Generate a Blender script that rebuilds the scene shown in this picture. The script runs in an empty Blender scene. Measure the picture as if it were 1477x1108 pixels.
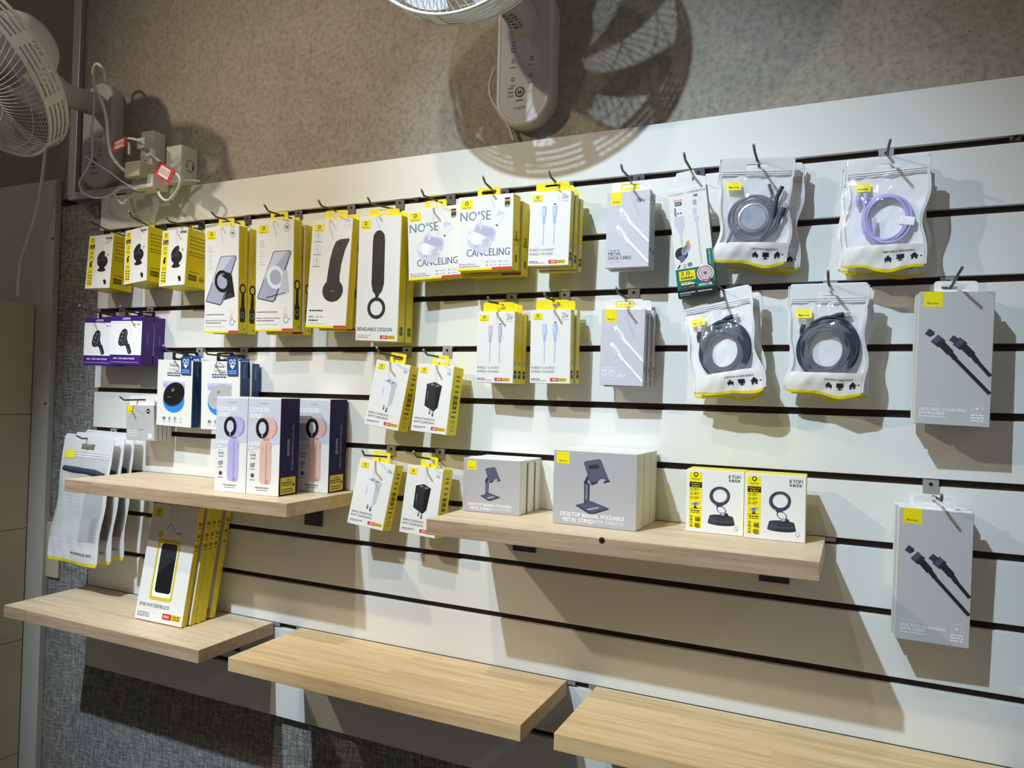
import bpy, bmesh, math, random
from mathutils import Vector, Matrix, Euler
random.seed(7)
sc = bpy.context.scene
COL = sc.collection
PI = math.pi
V = Vector

# ------------------------------------------------------------------ camera
CW, CH, CF = 1477, 1108, 1062.92
CP = V((1.7555, -1.2541, -.3941)); YAW, PIT, ROL = -.4338, .0163, .0266
fw = V((math.sin(YAW)*math.cos(PIT), math.cos(YAW)*math.cos(PIT), math.sin(PIT)))
r0 = V((math.cos(YAW), -math.sin(YAW), 0)); u0 = r0.cross(fw)
rt = math.cos(ROL)*r0 + math.sin(ROL)*u0; up = -math.sin(ROL)*r0 + math.cos(ROL)*u0
cam_d = bpy.data.cameras.new('camera'); cam = bpy.data.objects.new('camera', cam_d); COL.objects.link(cam)
M = Matrix.Identity(4)
for i in range(3):
    M[i][0] = rt[i]; M[i][1] = up[i]; M[i][2] = -fw[i]; M[i][3] = CP[i]
cam.matrix_world = M
cam_d.sensor_width = 36; cam_d.lens = 36*CF/CW; cam_d.clip_start = .01
sc.camera = cam

def at(px, py, y):
    """survey helper: the point seen at (px, py) on the upright plane at depth y"""
    d = fw + rt*((px-CW/2)/CF) - up*((py-CH/2)/CF)
    return CP + d*((y-CP.y)/d.y)

# ------------------------------------------------------------------ materials
def lin(c):
    c = c/255.0
    return c/12.92 if c <= .04045 else ((c+.055)/1.055)**2.4
def rgb(r, g, b): return (lin(r), lin(g), lin(b), 1)
MATS = {}
def mat(name, col, rough=.5, metal=0, spec=.4, alpha=None, trans=None):
    if name in MATS: return MATS[name]
    m = bpy.data.materials.new(name); m.use_nodes = True
    b = m.node_tree.nodes['Principled BSDF']
    b.inputs['Base Color'].default_value = rgb(*col)
    b.inputs['Roughness'].default_value = rough
    b.inputs['Metallic'].default_value = metal
    b.inputs['Specular IOR Level'].default_value = spec
    MATS[name] = m
    return m
def nodes(m):
    nt = m.node_tree
    return nt, nt.nodes['Principled BSDF']
def N(nt, t, **kw):
    n = nt.nodes.new(t)
    for k, v in kw.items(): setattr(n, k, v)
    return n
def ramp(nt, pts):
    n = N(nt, 'ShaderNodeValToRGB'); e = n.color_ramp.elements
    e[0].position, e[0].color = pts[0][0], pts[0][1]
    e[1].position, e[1].color = pts[-1][0], pts[-1][1]
    for p, c in pts[1:-1]:
        k = e.new(p); k.color = c
    return n

def mapping(nt, scale=(1, 1, 1)):
    tc = N(nt, 'ShaderNodeTexCoord'); mp = N(nt, 'ShaderNodeMapping')
    mp.inputs['Scale'].default_value = scale
    nt.links.new(tc.outputs['Object'], mp.inputs['Vector'])
    return mp.outputs['Vector']
def noise(nt, vec, scale, detail=4, rough=.6):
    n = N(nt, 'ShaderNodeTexNoise')
    n.inputs['Scale'].default_value = scale; n.inputs['Detail'].default_value = detail; n.inputs['Roughness'].default_value = rough
    nt.links.new(vec, n.inputs['Vector'])
    return n.outputs['Fac']
def bump(nt, b, fac, strength, dist=.002):
    n = N(nt, 'ShaderNodeBump'); n.inputs['Strength'].default_value = strength; n.inputs['Distance'].default_value = dist
    nt.links.new(fac, n.inputs['Height']); nt.links.new(n.outputs['Normal'], b.inputs['Normal'])
def mixc(nt, fac, a, b_, mode='MIX'):
    n = N(nt, 'ShaderNodeMix', data_type='RGBA', blend_type=mode)
    L = nt.links.new
    if isinstance(fac, float): n.inputs[0].default_value = fac
    else: L(fac, n.inputs[0])
    for i, x in ((6, a), (7, b_)):
        if isinstance(x, tuple): n.inputs[i].default_value = x
        else: L(x, n.inputs[i])
    return n.outputs[2]

# mottled vinyl wallpaper
wallpaper = mat('mottled_wallpaper', (176, 164, 148), .8, 0, .25)
nt, b = nodes(wallpaper); vec = mapping(nt)
f1 = noise(nt, vec, 100, 5, .65); f2 = noise(nt, vec, 9, 3); f3 = noise(nt, mapping(nt, (1, 1, 1.7)), 150, 2)
c1 = ramp(nt, [(.31, rgb(138, 131, 121)), (.5, rgb(161, 154, 142)), (.69, rgb(172, 165, 152))])
nt.links.new(f1, c1.inputs['Fac'])
c2 = ramp(nt, [(.35, rgb(242, 240, 237)), (.65, rgb(255, 255, 255))]); nt.links.new(f2, c2.inputs['Fac'])
c3 = ramp(nt, [(.22, rgb(160, 152, 142)), (.34, rgb(255, 255, 255))]); nt.links.new(f3, c3.inputs['Fac'])
nt.links.new(mixc(nt, 1.0, mixc(nt, 1.0, c1.outputs[0], c2.outputs[0], 'MULTIPLY'), c3.outputs[0], 'MULTIPLY'), b.inputs['Base Color'])
bump(nt, b, f1, .25, .001)

# woven fabric wall covering
fabric = mat('woven_fabric', (120, 116, 112), .95, 0, .1)
nt, b = nodes(fabric)
fh = noise(nt, mapping(nt, (40, 40, 420)), 1, 3, .7); fv = noise(nt, mapping(nt, (420, 420, 40)), 1, 3, .7)
mx = N(nt, 'ShaderNodeMath', operation='ADD'); nt.links.new(fh, mx.inputs[0]); nt.links.new(fv, mx.inputs[1])
c1 = ramp(nt, [(.36, rgb(78, 77, 78)), (.5, rgb(128, 126, 124)), (.64, rgb(186, 183, 178))])
hf = N(nt, 'ShaderNodeMath', operation='MULTIPLY'); hf.inputs[1].default_value = .5
nt.links.new(mx.outputs[0], hf.inputs[0]); nt.links.new(hf.outputs[0], c1.inputs['Fac'])
nt.links.new(c1.outputs[0], b.inputs['Base Color'])
bump(nt, b, hf.outputs[0], .6, .003)

def wood(name, base, dark, light, stave=(.28, .045), rough=.5, grain=1.0):
    m = mat(name, base, rough, 0, .3)
    nt, b = nodes(m)
    tc = N(nt, 'ShaderNodeTexCoord')
    br = N(nt, 'ShaderNodeTexBrick'); br.offset = .37
    br.inputs['Scale'].default_value = 1; br.inputs['Mortar Size'].default_value = .0
    br.inputs['Brick Width'].default_value = stave[0]; br.inputs['Row Height'].default_value = stave[1]
    br.inputs['Color1'].default_value = (.38, .38, .38, 1); br.inputs['Color2'].default_value = (.62, .62, .62, 1)
    nt.links.new(tc.outputs['Object'], br.inputs['Vector'])
    add = N(nt, 'ShaderNodeVectorMath', operation='MULTIPLY_ADD')
    add.inputs[1].default_value = (7, 3, 5); nt.links.new(br.outputs['Color'], add.inputs[0]); nt.links.new(tc.outputs['Object'], add.inputs[2])
    mp = N(nt, 'ShaderNodeMapping'); mp.inputs['Scale'].default_value = (3.2, 75, 75); nt.links.new(add.outputs[0], mp.inputs['Vector'])
    g = noise(nt, mp.outputs[0], 1, 5, .6)
    mp2 = N(nt, 'ShaderNodeMapping'); mp2.inputs['Scale'].default_value = (14, 400, 400); nt.links.new(add.outputs[0], mp2.inputs['Vector'])
    g2 = noise(nt, mp2.outputs[0], 1, 2, .5)
    c = ramp(nt, [(.3, rgb(*dark)), (.5, rgb(*base)), (.7, rgb(*light))]); nt.links.new(g, c.inputs['Fac'])
    cs = ramp(nt, [(.3, (.86*1, .85, .83, 1)), (.7, (1.0, 1.0, 1.0, 1))]); nt.links.new(br.outputs['Color'], cs.inputs['Fac'])
    cg = ramp(nt, [(.3, (.9, .88, .85, 1)), (.6, (1, 1, 1, 1))]); nt.links.new(g2, cg.inputs['Fac'])
    nt.links.new(mixc(nt, 1.0, mixc(nt, 1.0, c.outputs[0], cs.outputs[0], 'MULTIPLY'), cg.outputs[0], 'MULTIPLY'), b.inputs['Base Color'])
    bump(nt, b, g2, .15, .0006)
    return m
wood('pale_oak', (226, 204, 172), (208, 182, 148), (236, 216, 186))
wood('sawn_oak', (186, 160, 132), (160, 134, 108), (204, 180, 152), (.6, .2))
wood('yellow_pine', (230, 200, 152), (212, 176, 126), (240, 214, 172), (.4, .05))

white = mat('white_card', (236, 234, 230), .45)
mat('yellow_card', (240, 222, 22), .4)
mat('lavender_card', (206, 204, 213), .5)
mat('grey_card', (180, 177, 178), .5)
mat('stone_card', (192, 191, 192), .5)
mat('pale_card_side', (226, 226, 214), .5)
mat('navy_card', (36, 32, 86), .6, 0, .2)
mat('purple_card', (72, 32, 130), .4)
mat('blue_card', (34, 78, 138), .4)
mat('blue_grey_card', (120, 126, 138), .4)
mat('teal_card', (20, 110, 104), .4)
mat('slat_white', (226, 226, 222), .35, 0, .35)
mat('groove_brown', (52, 36, 28), .55, 0, .3)
mat('groove_black', (26, 20, 17), .6, 0, .2)
mat('steel', (186, 184, 182), .35, .55)
mat('dark_shaded_steel', (80, 80, 84), .4, .9)  # dark screws; on clips and brackets the tone paints in shade
mat('hook_steel', (92, 88, 84), .5, .8)
mat('aluminium', (188, 184, 186), .4, .6)
mat('brown_paint', (146, 134, 121), .75, 0, .2)
mat('board_white', (190, 187, 178), .5)
mat('cabinet_beige', (196, 186, 156), .5)
mat('fan_white', (226, 224, 220), .35)
mat('fan_grey', (196, 194, 196), .4)
mat('fan_blade', (205, 212, 222), .25)
mat('cord_white', (226, 224, 216), .5)
mat('cord_beige', (196, 184, 156), .55)
mat('plastic_white', (226, 224, 218), .4)
mat('socket_dark', (40, 36, 34), .5)
mat('floor_grey', (120, 116, 112), .5)
mat('screw_brown', (58, 40, 32), .35)
# inks
INK = dict(black=(22, 22, 24), ink=(40, 42, 48), grey=(128, 130, 134), pale=(196, 198, 204), faint=(214, 214, 214), white=(250, 250, 250),
           yellow=(246, 228, 20), olive=(112, 98, 16), red=(206, 62, 52), purple=(176, 150, 206), blue=(130, 160, 214),
           slate=(96, 108, 136), tealgrey=(110, 138, 146), bluegrey=(92, 104, 146), lilac=(186, 180, 228), lilacd=(152, 144, 200),
           pink=(224, 184, 176), pinkd=(196, 148, 140), navyink=(48, 70, 132), sky=(48, 140, 226), skyl=(150, 176, 240), deepblue=(24, 66, 122),
           teal=(20, 110, 104), silver=(206, 210, 222), silverd=(168, 174, 192), charcoal=(52, 52, 58), gun=(84, 84, 108), gund=(62, 62, 82), orange=(226, 150, 60),
           brownblack=(50, 42, 42), standm=(90, 92, 114), mist=(168, 190, 222), mistl=(206, 218, 236), mauve=(192, 174, 206), mauvel=(220, 208, 230), lid=(200, 197, 224), lidd=(184, 180, 208), phone=(172, 174, 194), phonel=(204, 206, 218), phoned=(140, 142, 162), shade=(186, 186, 190), lav=(202, 202, 232), steelw=(232, 234, 240), gold=(222, 200, 40))
for k, c in INK.items(): mat('ink_'+k, c, .45)

# clear and frosted pouch film
def film(name, col, fac, rough=.25):
    m = bpy.data.materials.new(name); m.use_nodes = True; MATS[name] = m
    nt = m.node_tree; nt.nodes.remove(nt.nodes['Principled BSDF'])
    out = nt.nodes['Material Output']
    tr = N(nt, 'ShaderNodeBsdfTransparent'); df = N(nt, 'ShaderNodeBsdfPrincipled')
    df.inputs['Base Color'].default_value = rgb(*col); df.inputs['Roughness'].default_value = rough
    df.inputs['Specular IOR Level'].default_value = .7
    mx = N(nt, 'ShaderNodeMixShader'); mx.inputs[0].default_value = fac
    nt.links.new(tr.outputs[0], mx.inputs[1]); nt.links.new(df.outputs[0], mx.inputs[2]); nt.links.new(mx.outputs[0], out.inputs['Surface'])
    return m
film('clear_film', (240, 242, 248), .13, .14)
film('frosted_film', (236, 236, 238), .78, .3)
film('back_film', (250, 250, 252), .9, .3)
film('hazy_film', (214, 214, 214), .62, .25)
mat('cable_lilac', (176, 166, 226), .5)
mat('cable_navy', (46, 54, 72), .6)
mat('cable_slate', (86, 96, 118), .5)
mat('puck_silver', (176, 186, 204), .35, .3)
mat('plug_silver', (210, 212, 220), .3, .5)

# ------------------------------------------------------------------ mesh builder
class MB:
    def __init__(s): s.v = []; s.f = []; s.m = []; s.sm = []; s.mats = []
    def mi(s, name):
        if name not in s.mats: s.mats.append(name)
        return s.mats.index(name)
    def add(s, vs, fs, m, smooth=False, T=None):
        o = len(s.v); k = s.mi(m)
        s.v += [tuple(T @ V(p)) if T else tuple(p) for p in vs]
        for f in fs: s.f.append([o+i for i in f]); s.m.append(k); s.sm.append(smooth)
    def box(s, c, d, m, T=None, bev=0):
        x, y, z = d[0]/2, d[1]/2, d[2]/2
        bm = bmesh.new(); bmesh.ops.create_cube(bm, size=1)
        for q in bm.verts: q.co = V((q.co.x*d[0]+c[0], q.co.y*d[1]+c[1], q.co.z*d[2]+c[2]))
        if bev: bmesh.ops.bevel(bm, geom=bm.edges[:], offset=bev, segments=2, affect='EDGES', profile=.6)
        s.addbm(bm, m, T)
    def addbm(s, bm, m, T=None, smooth=False):
        bm.verts.index_update()
        s.add([q.co.copy() for q in bm.verts], [[q.index for q in f.verts] for f in bm.faces], m, smooth, T); bm.free()
    def tube(s, pts, r, m, n=8, closed=False, T=None, cap=True):
        pts = [V(p) for p in pts]; k = len(pts); vs = []; fs = []
        rs = r if isinstance(r, (list, tuple)) else [r]*k
        prev = None
        for i, p in enumerate(pts):
            a = pts[i-1] if (i > 0 or closed) else p; c = pts[(i+1) % k] if (i < k-1 or closed) else p
            t = (c-a).normalized()
            if prev is None:
                nrm = t.cross(V((0, 0, 1)))
                if nrm.length < .1: nrm = t.cross(V((1, 0, 0)))
            else: nrm = prev - t*prev.dot(t)
            nrm.normalize(); prev = nrm; bi = t.cross(nrm)
            for j in range(n):
                q = 2*PI*j/n; vs.append(p + rs[i]*(math.cos(q)*nrm + math.sin(q)*bi))
        for i in range(k if closed else k-1):
            for j in range(n):
                fs.append([i*n+j, i*n+(j+1) % n, ((i+1) % k)*n+(j+1) % n, ((i+1) % k)*n+j])
        s.add(vs, fs, m, True, T)
        if cap and not closed:
            s.add(vs[:n], [list(range(n))[::-1]], m, False, T); s.add(vs[-n:], [list(range(n))], m, False, T)
    def lathe(s, prof, m, n=32, T=None, close=True):
        """prof: (radius, height) pairs about local z"""
        vs = []; fs = []
        for r, h in prof:
            for j in range(n):
                q = 2*PI*j/n; vs.append((r*math.cos(q), r*math.sin(q), h))
        for i in range(len(prof)-1):
            for j in range(n): fs.append([i*n+j, i*n+(j+1) % n, (i+1)*n+(j+1) % n, (i+1)*n+j])
        s.add(vs, fs, m, True, T)
        if close:
            for i, fl in ((0, True), (len(prof)-1, False)):
                if prof[i][0] > 1e-5:
                    q = [vs[i*n+j] for j in range(n)]
                    s.add(q, [list(range(n))[::-1] if fl else list(range(n))], m, False, T)
    def prism(s, outline, y0, y1, m, T=None, mside=None):
        """outline in x,z extruded along y"""
        n = len(outline); a = [(x, y0, z) for x, z in outline]; c = [(x, y1, z) for x, z in outline]
        s.add(a, [list(range(n))], m, False, T); s.add(c, [list(range(n))[::-1]], m, False, T)
        s.add(a+c, [[i, i+n, (i+1) % n+n, (i+1) % n] for i in range(n)], mside or m, False, T)
    def ringplate(s, outer, inner, y0, y1, m, T=None):
        n = len(outer)
        vs = [(x, y0, z) for x, z in outer]+[(x, y0, z) for x, z in inner]+[(x, y1, z) for x, z in outer]+[(x, y1, z) for x, z in inner]
        fs = []
        for i in range(n):
            j = (i+1) % n
            fs += [[i, j, n+j, n+i], [2*n+i, 3*n+i, 3*n+j, 2*n+j], [i, 2*n+i, 2*n+j, j], [n+i, n+j, 3*n+j, 3*n+i]]
        s.add(vs, fs, m, False, T)
    def mesh(s, name):
        me = bpy.data.meshes.new(name); me.from_pydata(s.v, [], s.f)
        for k in s.mats: me.materials.append(MATS[k])
        me.polygons.foreach_set('material_index', s.m); me.polygons.foreach_set('use_smooth', s.sm); me.update()
        return me
    def build(s, name, parent=None): return link(name, s.mesh(name), parent)

def link(name, me, parent=None):
    o = bpy.data.objects.new(name, me); COL.objects.link(o)
    if parent: o.parent = parent
    return o
def thing(name, label, cat, loc=(0, 0, 0), rot=(0, 0, 0), group=None):
    o = bpy.data.objects.new(name, None); COL.objects.link(o); o.empty_display_size = .02
    o.rotation_mode = 'XYZ'; o.location = loc; o.rotation_euler = rot
    return tag(o, label, cat, group)
def tag(o, label, cat, group=None):
    o['label'] = label; o['category'] = cat
    if group: o['group'] = group
    return o
def structure(o): o['kind'] = 'structure'; return o

def rrect(w, h, r, n=6, cx=0, cz=0):
    pts = []
    for sx, sz, a0 in ((1, 1, 0), (-1, 1, 90), (-1, -1, 180), (1, -1, 270)):
        for i in range(n+1):
            a = math.radians(a0+90*i/n); pts.append((cx+sx*(w/2-r)+r*math.cos(a), cz+sz*(h/2-r)+r*math.sin(a)))
    return pts
def raycast_outline(poly, k=64, c=(0, 0)):
    """resample a star-shaped outline by angle about c (keeps its corners)"""
    angs = [2*PI*i/k for i in range(k)]
    out = []
    for a in angs:
        dx, dz = math.cos(a), math.sin(a); best = None
        for i in range(len(poly)):
            x1, z1 = poly[i][0]-c[0], poly[i][1]-c[1]; x2, z2 = poly[(i+1) % len(poly)][0]-c[0], poly[(i+1) % len(poly)][1]-c[1]
            ex, ez = x2-x1, z2-z1; den = dx*ez-dz*ex
            if abs(den) < 1e-12: continue
            t = (x1*ez-z1*ex)/den; s = (x1*dz-z1*dx)/den
            if t > 0 and -1e-9 <= s <= 1+1e-9 and (best is None or t > best): best = t
        out.append((c[0]+dx*best, c[1]+dz*best))
    return out

# ------------------------------------------------------------------ lettering
TXT = {}
def glyphs(s, bold=0.0):
    key = (s, bold)
    if key in TXT: return TXT[key]
    cu = bpy.data.curves.new('lettering', 'FONT'); cu.body = s; cu.size = 1; cu.resolution_u = 2; cu.offset = bold
    o = bpy.data.objects.new('lettering', cu); COL.objects.link(o)
    dg = bpy.context.evaluated_depsgraph_get(); dg.update()
    me = o.evaluated_get(dg).to_mesh()
    vs = [(q.co.x, q.co.y) for q in me.vertices]; fs = [list(p.vertices) for p in me.polygons]
    o.evaluated_get(dg).to_mesh_clear(); bpy.data.objects.remove(o); bpy.data.curves.remove(cu)
    if vs:
        x0 = min(q[0] for q in vs); x1 = max(q[0] for q in vs); y0 = min(q[1] for q in vs); y1 = max(q[1] for q in vs)
    else: x0 = x1 = y0 = y1 = 0
    TXT[key] = (vs, fs, x0, x1, y0, y1)
    return TXT[key]

class Art:
    """flat printing laid on one face of a carton, (u, v) run 0..1 from its top left corner"""
    def __init__(s, w, h, place): s.w, s.h, s.place, s.k = w, h, place, 0; s.groups = {}; s.cur = 'print'
    def part(s, name): s.cur = name; return s
    def _add(s, vs, fs, m):
        s.k += 1; e = .00006+.000005*s.k
        mb = s.groups.setdefault(s.cur, MB())
        mb.add([s.place(u*s.w, v*s.h, e) for u, v in vs], fs, 'ink_'+m)
    def poly(s, pts, m): s._add(pts, [list(range(len(pts)))], m); return s
    def rect(s, a, b_, c, d, m): return s.poly([(a, b_), (a, d), (c, d), (c, b_)], m)
    def ell(s, cu, cv, ru, rv, m, rot=0, n=28):
        pts = []
        for i in range(n):
            t = -2*PI*i/n; x, y = ru*s.w*math.cos(t), rv*s.h*math.sin(t); c, d = math.cos(rot), math.sin(rot)
            pts.append((cu+(x*c-y*d)/s.w, cv+(x*d+y*c)/s.h))
        return s.poly(pts, m)
    def circ(s, cu, cv, ru, m): return s.ell(cu, cv, ru, ru*s.w/s.h, m)
    def ring(s, cu, cv, ru, rv, t, m, rot=0, n=32):
        vs = []
        for q in (1, 1-t):
            for i in range(n):
                a = 2*PI*i/n; x, y = ru*q*s.w*math.cos(a), rv*q*s.h*math.sin(a); c, d = math.cos(rot), math.sin(rot)
                vs.append((cu+(x*c-y*d)/s.w, cv+(x*d+y*c)/s.h))
        s._add(vs, [[i, n+i, n+(i+1) % n, (i+1) % n] for i in range(n)], m); return s
    def cring(s, cu, cv, ru, t, m): return s.ring(cu, cv, ru, ru*s.w/s.h, t, m)
    def line(s, pts, wd, m):
        """stroke, width in metres"""
        P = [V((u*s.w, v*s.h)) for u, v in pts]; vs = []
        for i, p in enumerate(P):
            a = P[max(i-1, 0)]; c = P[min(i+1, len(P)-1)]; d = (c-a).normalized(); n_ = V((-d.y, d.x))*wd/2
            vs += [p+n_, p-n_]
        s._add([(q.x/s.w, q.y/s.h) for q in vs], [[2*i, 2*i+1, 2*i+3, 2*i+2] for i in range(len(P)-1)], m); return s
    def rr(s, a, b_, c, d, r, m, rot=0):
        W, H = (c-a)*s.w, (d-b_)*s.h; cx, cy = (a+c)/2*s.w, (b_+d)/2*s.h
        co, si = math.cos(rot), math.sin(rot)
        pts = [((cx+x*co-y*si)/s.w, (cy+x*si+y*co)/s.h) for x, y in rrect(W, H, min(r, W/2*.999, H/2*.999))]
        return s.poly(pts[::-1], m)
    def text(s, t, u, v, hv, m, wu=None, bold=.0, rot=0, align='l'):
        """text whose box has its left end at u and centre line at v; hv = height (fraction), wu = width to fit"""
        vs, fs, x0, x1, y0, y1 = glyphs(t)
        if not vs: return s
        sy = hv*(s.w if abs(rot) > 1 else s.h)/(y1-y0); sx = (wu*s.w/(x1-x0)) if wu else sy
        L = (x1-x0)*sx
        off = 0 if align == 'l' else -L/2
        co, si = math.cos(rot), math.sin(rot); out = []
        for x, y in vs:
            X = (x-x0)*sx+off; Y = -(y-(y0+y1)/2)*sy
            out.append(((u*s.w+X*co-Y*si)/s.w, (v*s.h+X*si+Y*co)/s.h))
        for k in ((0, 1) if bold else (0,)):
            q = k*bold*1.6*sx
            s._add([(u_+q*co/s.w, v_+q*si/s.h) for u_, v_ in out], fs, m)
        return s
    def scribble(s, u0_, u1_, v, hv, m):
        """a line of print too small to read, set as short dashes"""
        rnd = random.Random(int(v*1000)+int(u0_*77)); u = u0_
        vs = []; fs = []
        while u < u1_:
            L = rnd.uniform(.02, .06); e = min(u+L, u1_); k = len(vs)
            vs += [(u, v-hv/2), (u, v+hv/2), (e, v+hv/2), (e, v-hv/2)]; fs.append([k, k+1, k+2, k+3]); u = e+rnd.uniform(.008, .016)
        s._add(vs, fs, m); return s
    def meshes(s, names=None): return [(k, mb.mesh(k)) for k, mb in s.groups.items()]

def front_art(w, h): return Art(w, h, lambda x, z, e: (x-w/2, -e, h/2-z))
def right_art(w, h, d): return Art(d, h, lambda x, z, e: (w/2+e, x, h/2-z))
def top_art(w, h, d): return Art(w, d, lambda x, z, e: (x-w/2, d-z, h/2+e))

def carton(w, h, d, mf, ms, mt=None, lip=.0):
    bm = bmesh.new(); bmesh.ops.create_cube(bm, size=1)
    for q in bm.verts: q.co = V((q.co.x*w, (q.co.y+.5)*d, q.co.z*h))
    bmesh.ops.bevel(bm, geom=bm.edges[:], offset=.0006, segments=1, affect='EDGES')
    bm.normal_update(); mb = MB(); bm.verts.index_update()
    o = [q.co.copy() for q in bm.verts]
    for f in bm.faces:
        n = f.normal
        m = mf if n.y < -.5 else (mt if (mt and n.z > .5) else ms)
        if n.y > .5: m = ms
        mb.add([o[q.index] for q in f.verts], [list(range(len(f.verts)))], m)
    return mb
def slot_tab(w, h, z0, y, m, sw=.028, sh=.009, t=.0006, r=.004, rimmed=None):
    """flat hang tab with a slotted hole, its foot at z0"""
    mb = MB(); c = (0, z0+h*.52)
    out = raycast_outline(rrect(w, h, r, cz=z0+h/2), 72, c); inn = raycast_outline(rrect(sw, sh, sh*.49, cz=c[1]), 72, c)
    mb.ringplate(out, inn, y, y+t, m)
    if rimmed:
        o2 = raycast_outline(rrect(sw+.005, sh+.005, sh*.6, cz=c[1]), 72, c); mb.ringplate(o2, inn, y-.0003, y, rimmed)
    return mb

KIND = {}
def kind(name, parts): KIND[name] = parts
def put(k, x, y, z, yaw=0, pitch=0, roll=0, name='box', label='', cat='box', group=None):
    R = Matrix.Rotation(math.radians(yaw), 3, 'Z') @ Matrix.Rotation(math.radians(pitch), 3, 'X') @ Matrix.Rotation(math.radians(roll), 3, 'Y')
    t = thing(name, label, cat, (x, y, z), R.to_euler('XYZ'), group)
    for n_, me in KIND[k]: link(n_, me, t)
    return t

def brand(a, u0_, v0, u1_, v1, icon=True, txt='Baseus'):
    a.part('brand_patch').rect(u0_, v0, u1_, v1, 'yellow')
    cu = (u0_+u1_)/2; W = u1_-u0_; H = v1-v0
    if icon:
        a.circ(cu, v0+H*.36, W*.15, 'black'); a.circ(cu, v0+H*.36, W*.085, 'yellow')
        a.rect(cu-W*.07, v0+H*.52, cu+W*.07, v0+H*.58, 'black')
        a.text('baseus', cu, v0+H*.8, H*.17, 'black', W*.66, .02, align='c')
    else: a.text(txt, cu, v0+H*.76, H*.15, 'ink', W*.6, .02, align='c')
    return a
def chips(a, u0_, u1_, v0, v1):
    m = (u0_+u1_)/2
    a.part('lettering').rect(u0_, v0, m, v1, 'red').rect(m, v0, u1_, v1, 'gold')
    a.text('65W', u0_+(m-u0_)*.3, (v0+v1)/2, (v1-v0)*.5, 'white', (m-u0_)*.55, .02).scribble(m+(m-u0_)*.12, u1_-(m-u0_)*.1, v0+(v1-v0)*.33, (v1-v0)*.2, 'olive')
    a.scribble(m+(m-u0_)*.12, u1_-(m-u0_)*.2, v0+(v1-v0)*.7, (v1-v0)*.2, 'olive')

# ------------------------------------------------------------------ carton kinds
def finish(k, body, arts, extra=()):
    parts = [('carton', body.mesh('carton'))]
    for n_, mb in extra: parts.append((n_, mb.mesh(n_)))
    for a in arts: parts += a.meshes()
    kind(k, parts)

# --- yellow sided cube
W, H, D = .0842, .130, .062
a = front_art(W, H)
a.part('side_strip').rect(.05, .035, .265, .96, 'yellow')
a.circ(.157, .085, .05, 'black').circ(.157, .085, .028, 'yellow').text('baseus', .157, .135, .022, 'black', .15, align='c')
a.rect(.055, .175, .262, .255, 'black').text('MagPro', .16, .205, .022, 'yellow', .16, align='c').scribble(.08, .24, .235, .012, 'yellow')
for v in (.31, .34, .39, .42, .67, .70): a.scribble(.09, .23, v, .016, 'olive')
a.ell(.157, .555, .055, .028, 'black', .5).ell(.17, .505, .06, .02, 'black', -.5).rect(.12, .57, .19, .6, 'black')
for v in (.75, .8, .85, .9): a.scribble(.07, .15, v, .024, 'ink').scribble(.17, .25, v+.01, .03, 'ink')
a.part('product_picture').ell(.62, .655, .17, .035, 'black').poly([(.54, .56), (.72, .56), (.74, .65), (.5, .65)], 'black')
a.ell(.63, .50, .215, .115, 'black').ell(.56, .395, .19, .07, 'charcoal', -.75).ell(.535, .385, .15, .05, 'black', -.75)
a.ell(.68, .47, .06, .03, 'charcoal', -.6).ell(.84, .375, .045, .028, 'gold').scribble(.81, .88, .375, .008, 'olive')
a.ell(.765, .855, .05, .02, 'black', -.6).ell(.8, .88, .055, .032, 'black').rect(.76, .9, .85, .93, 'black')
a.part('lettering').line([(.7, .06), (.76, .035), (.82, .055), (.94, .05)], .0012, 'ink').scribble(.68, .96, .062, .012, 'ink').scribble(.72, .95, .08, .012, 'ink')
r = right_art(W, H, D); r.part('side_print')
for i, v in enumerate((.14, .2, .27, .33, .41, .46)): r.scribble(.22 if i % 2 else .16, .85, v, .016, 'olive'); r.rect(.13, v-.01, .19, v+.012, 'olive')
r.rect(.14, .8, .5, .9, 'olive').text('BASEUS', .17, .85, .03, 'gold', .28).scribble(.14, .6, .75, .014, 'olive').cring(.72, .855, .1, .25, 'olive').scribble(.66, .8, .855, .03, 'olive')
tab = slot_tab(.034, .016, H/2, D*.55, 'yellow_card', .022, .006)
finish('cube_box', carton(W, H, D, 'white_card', 'yellow_card'), [a, r], [('hang_tab', tab)])

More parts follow.
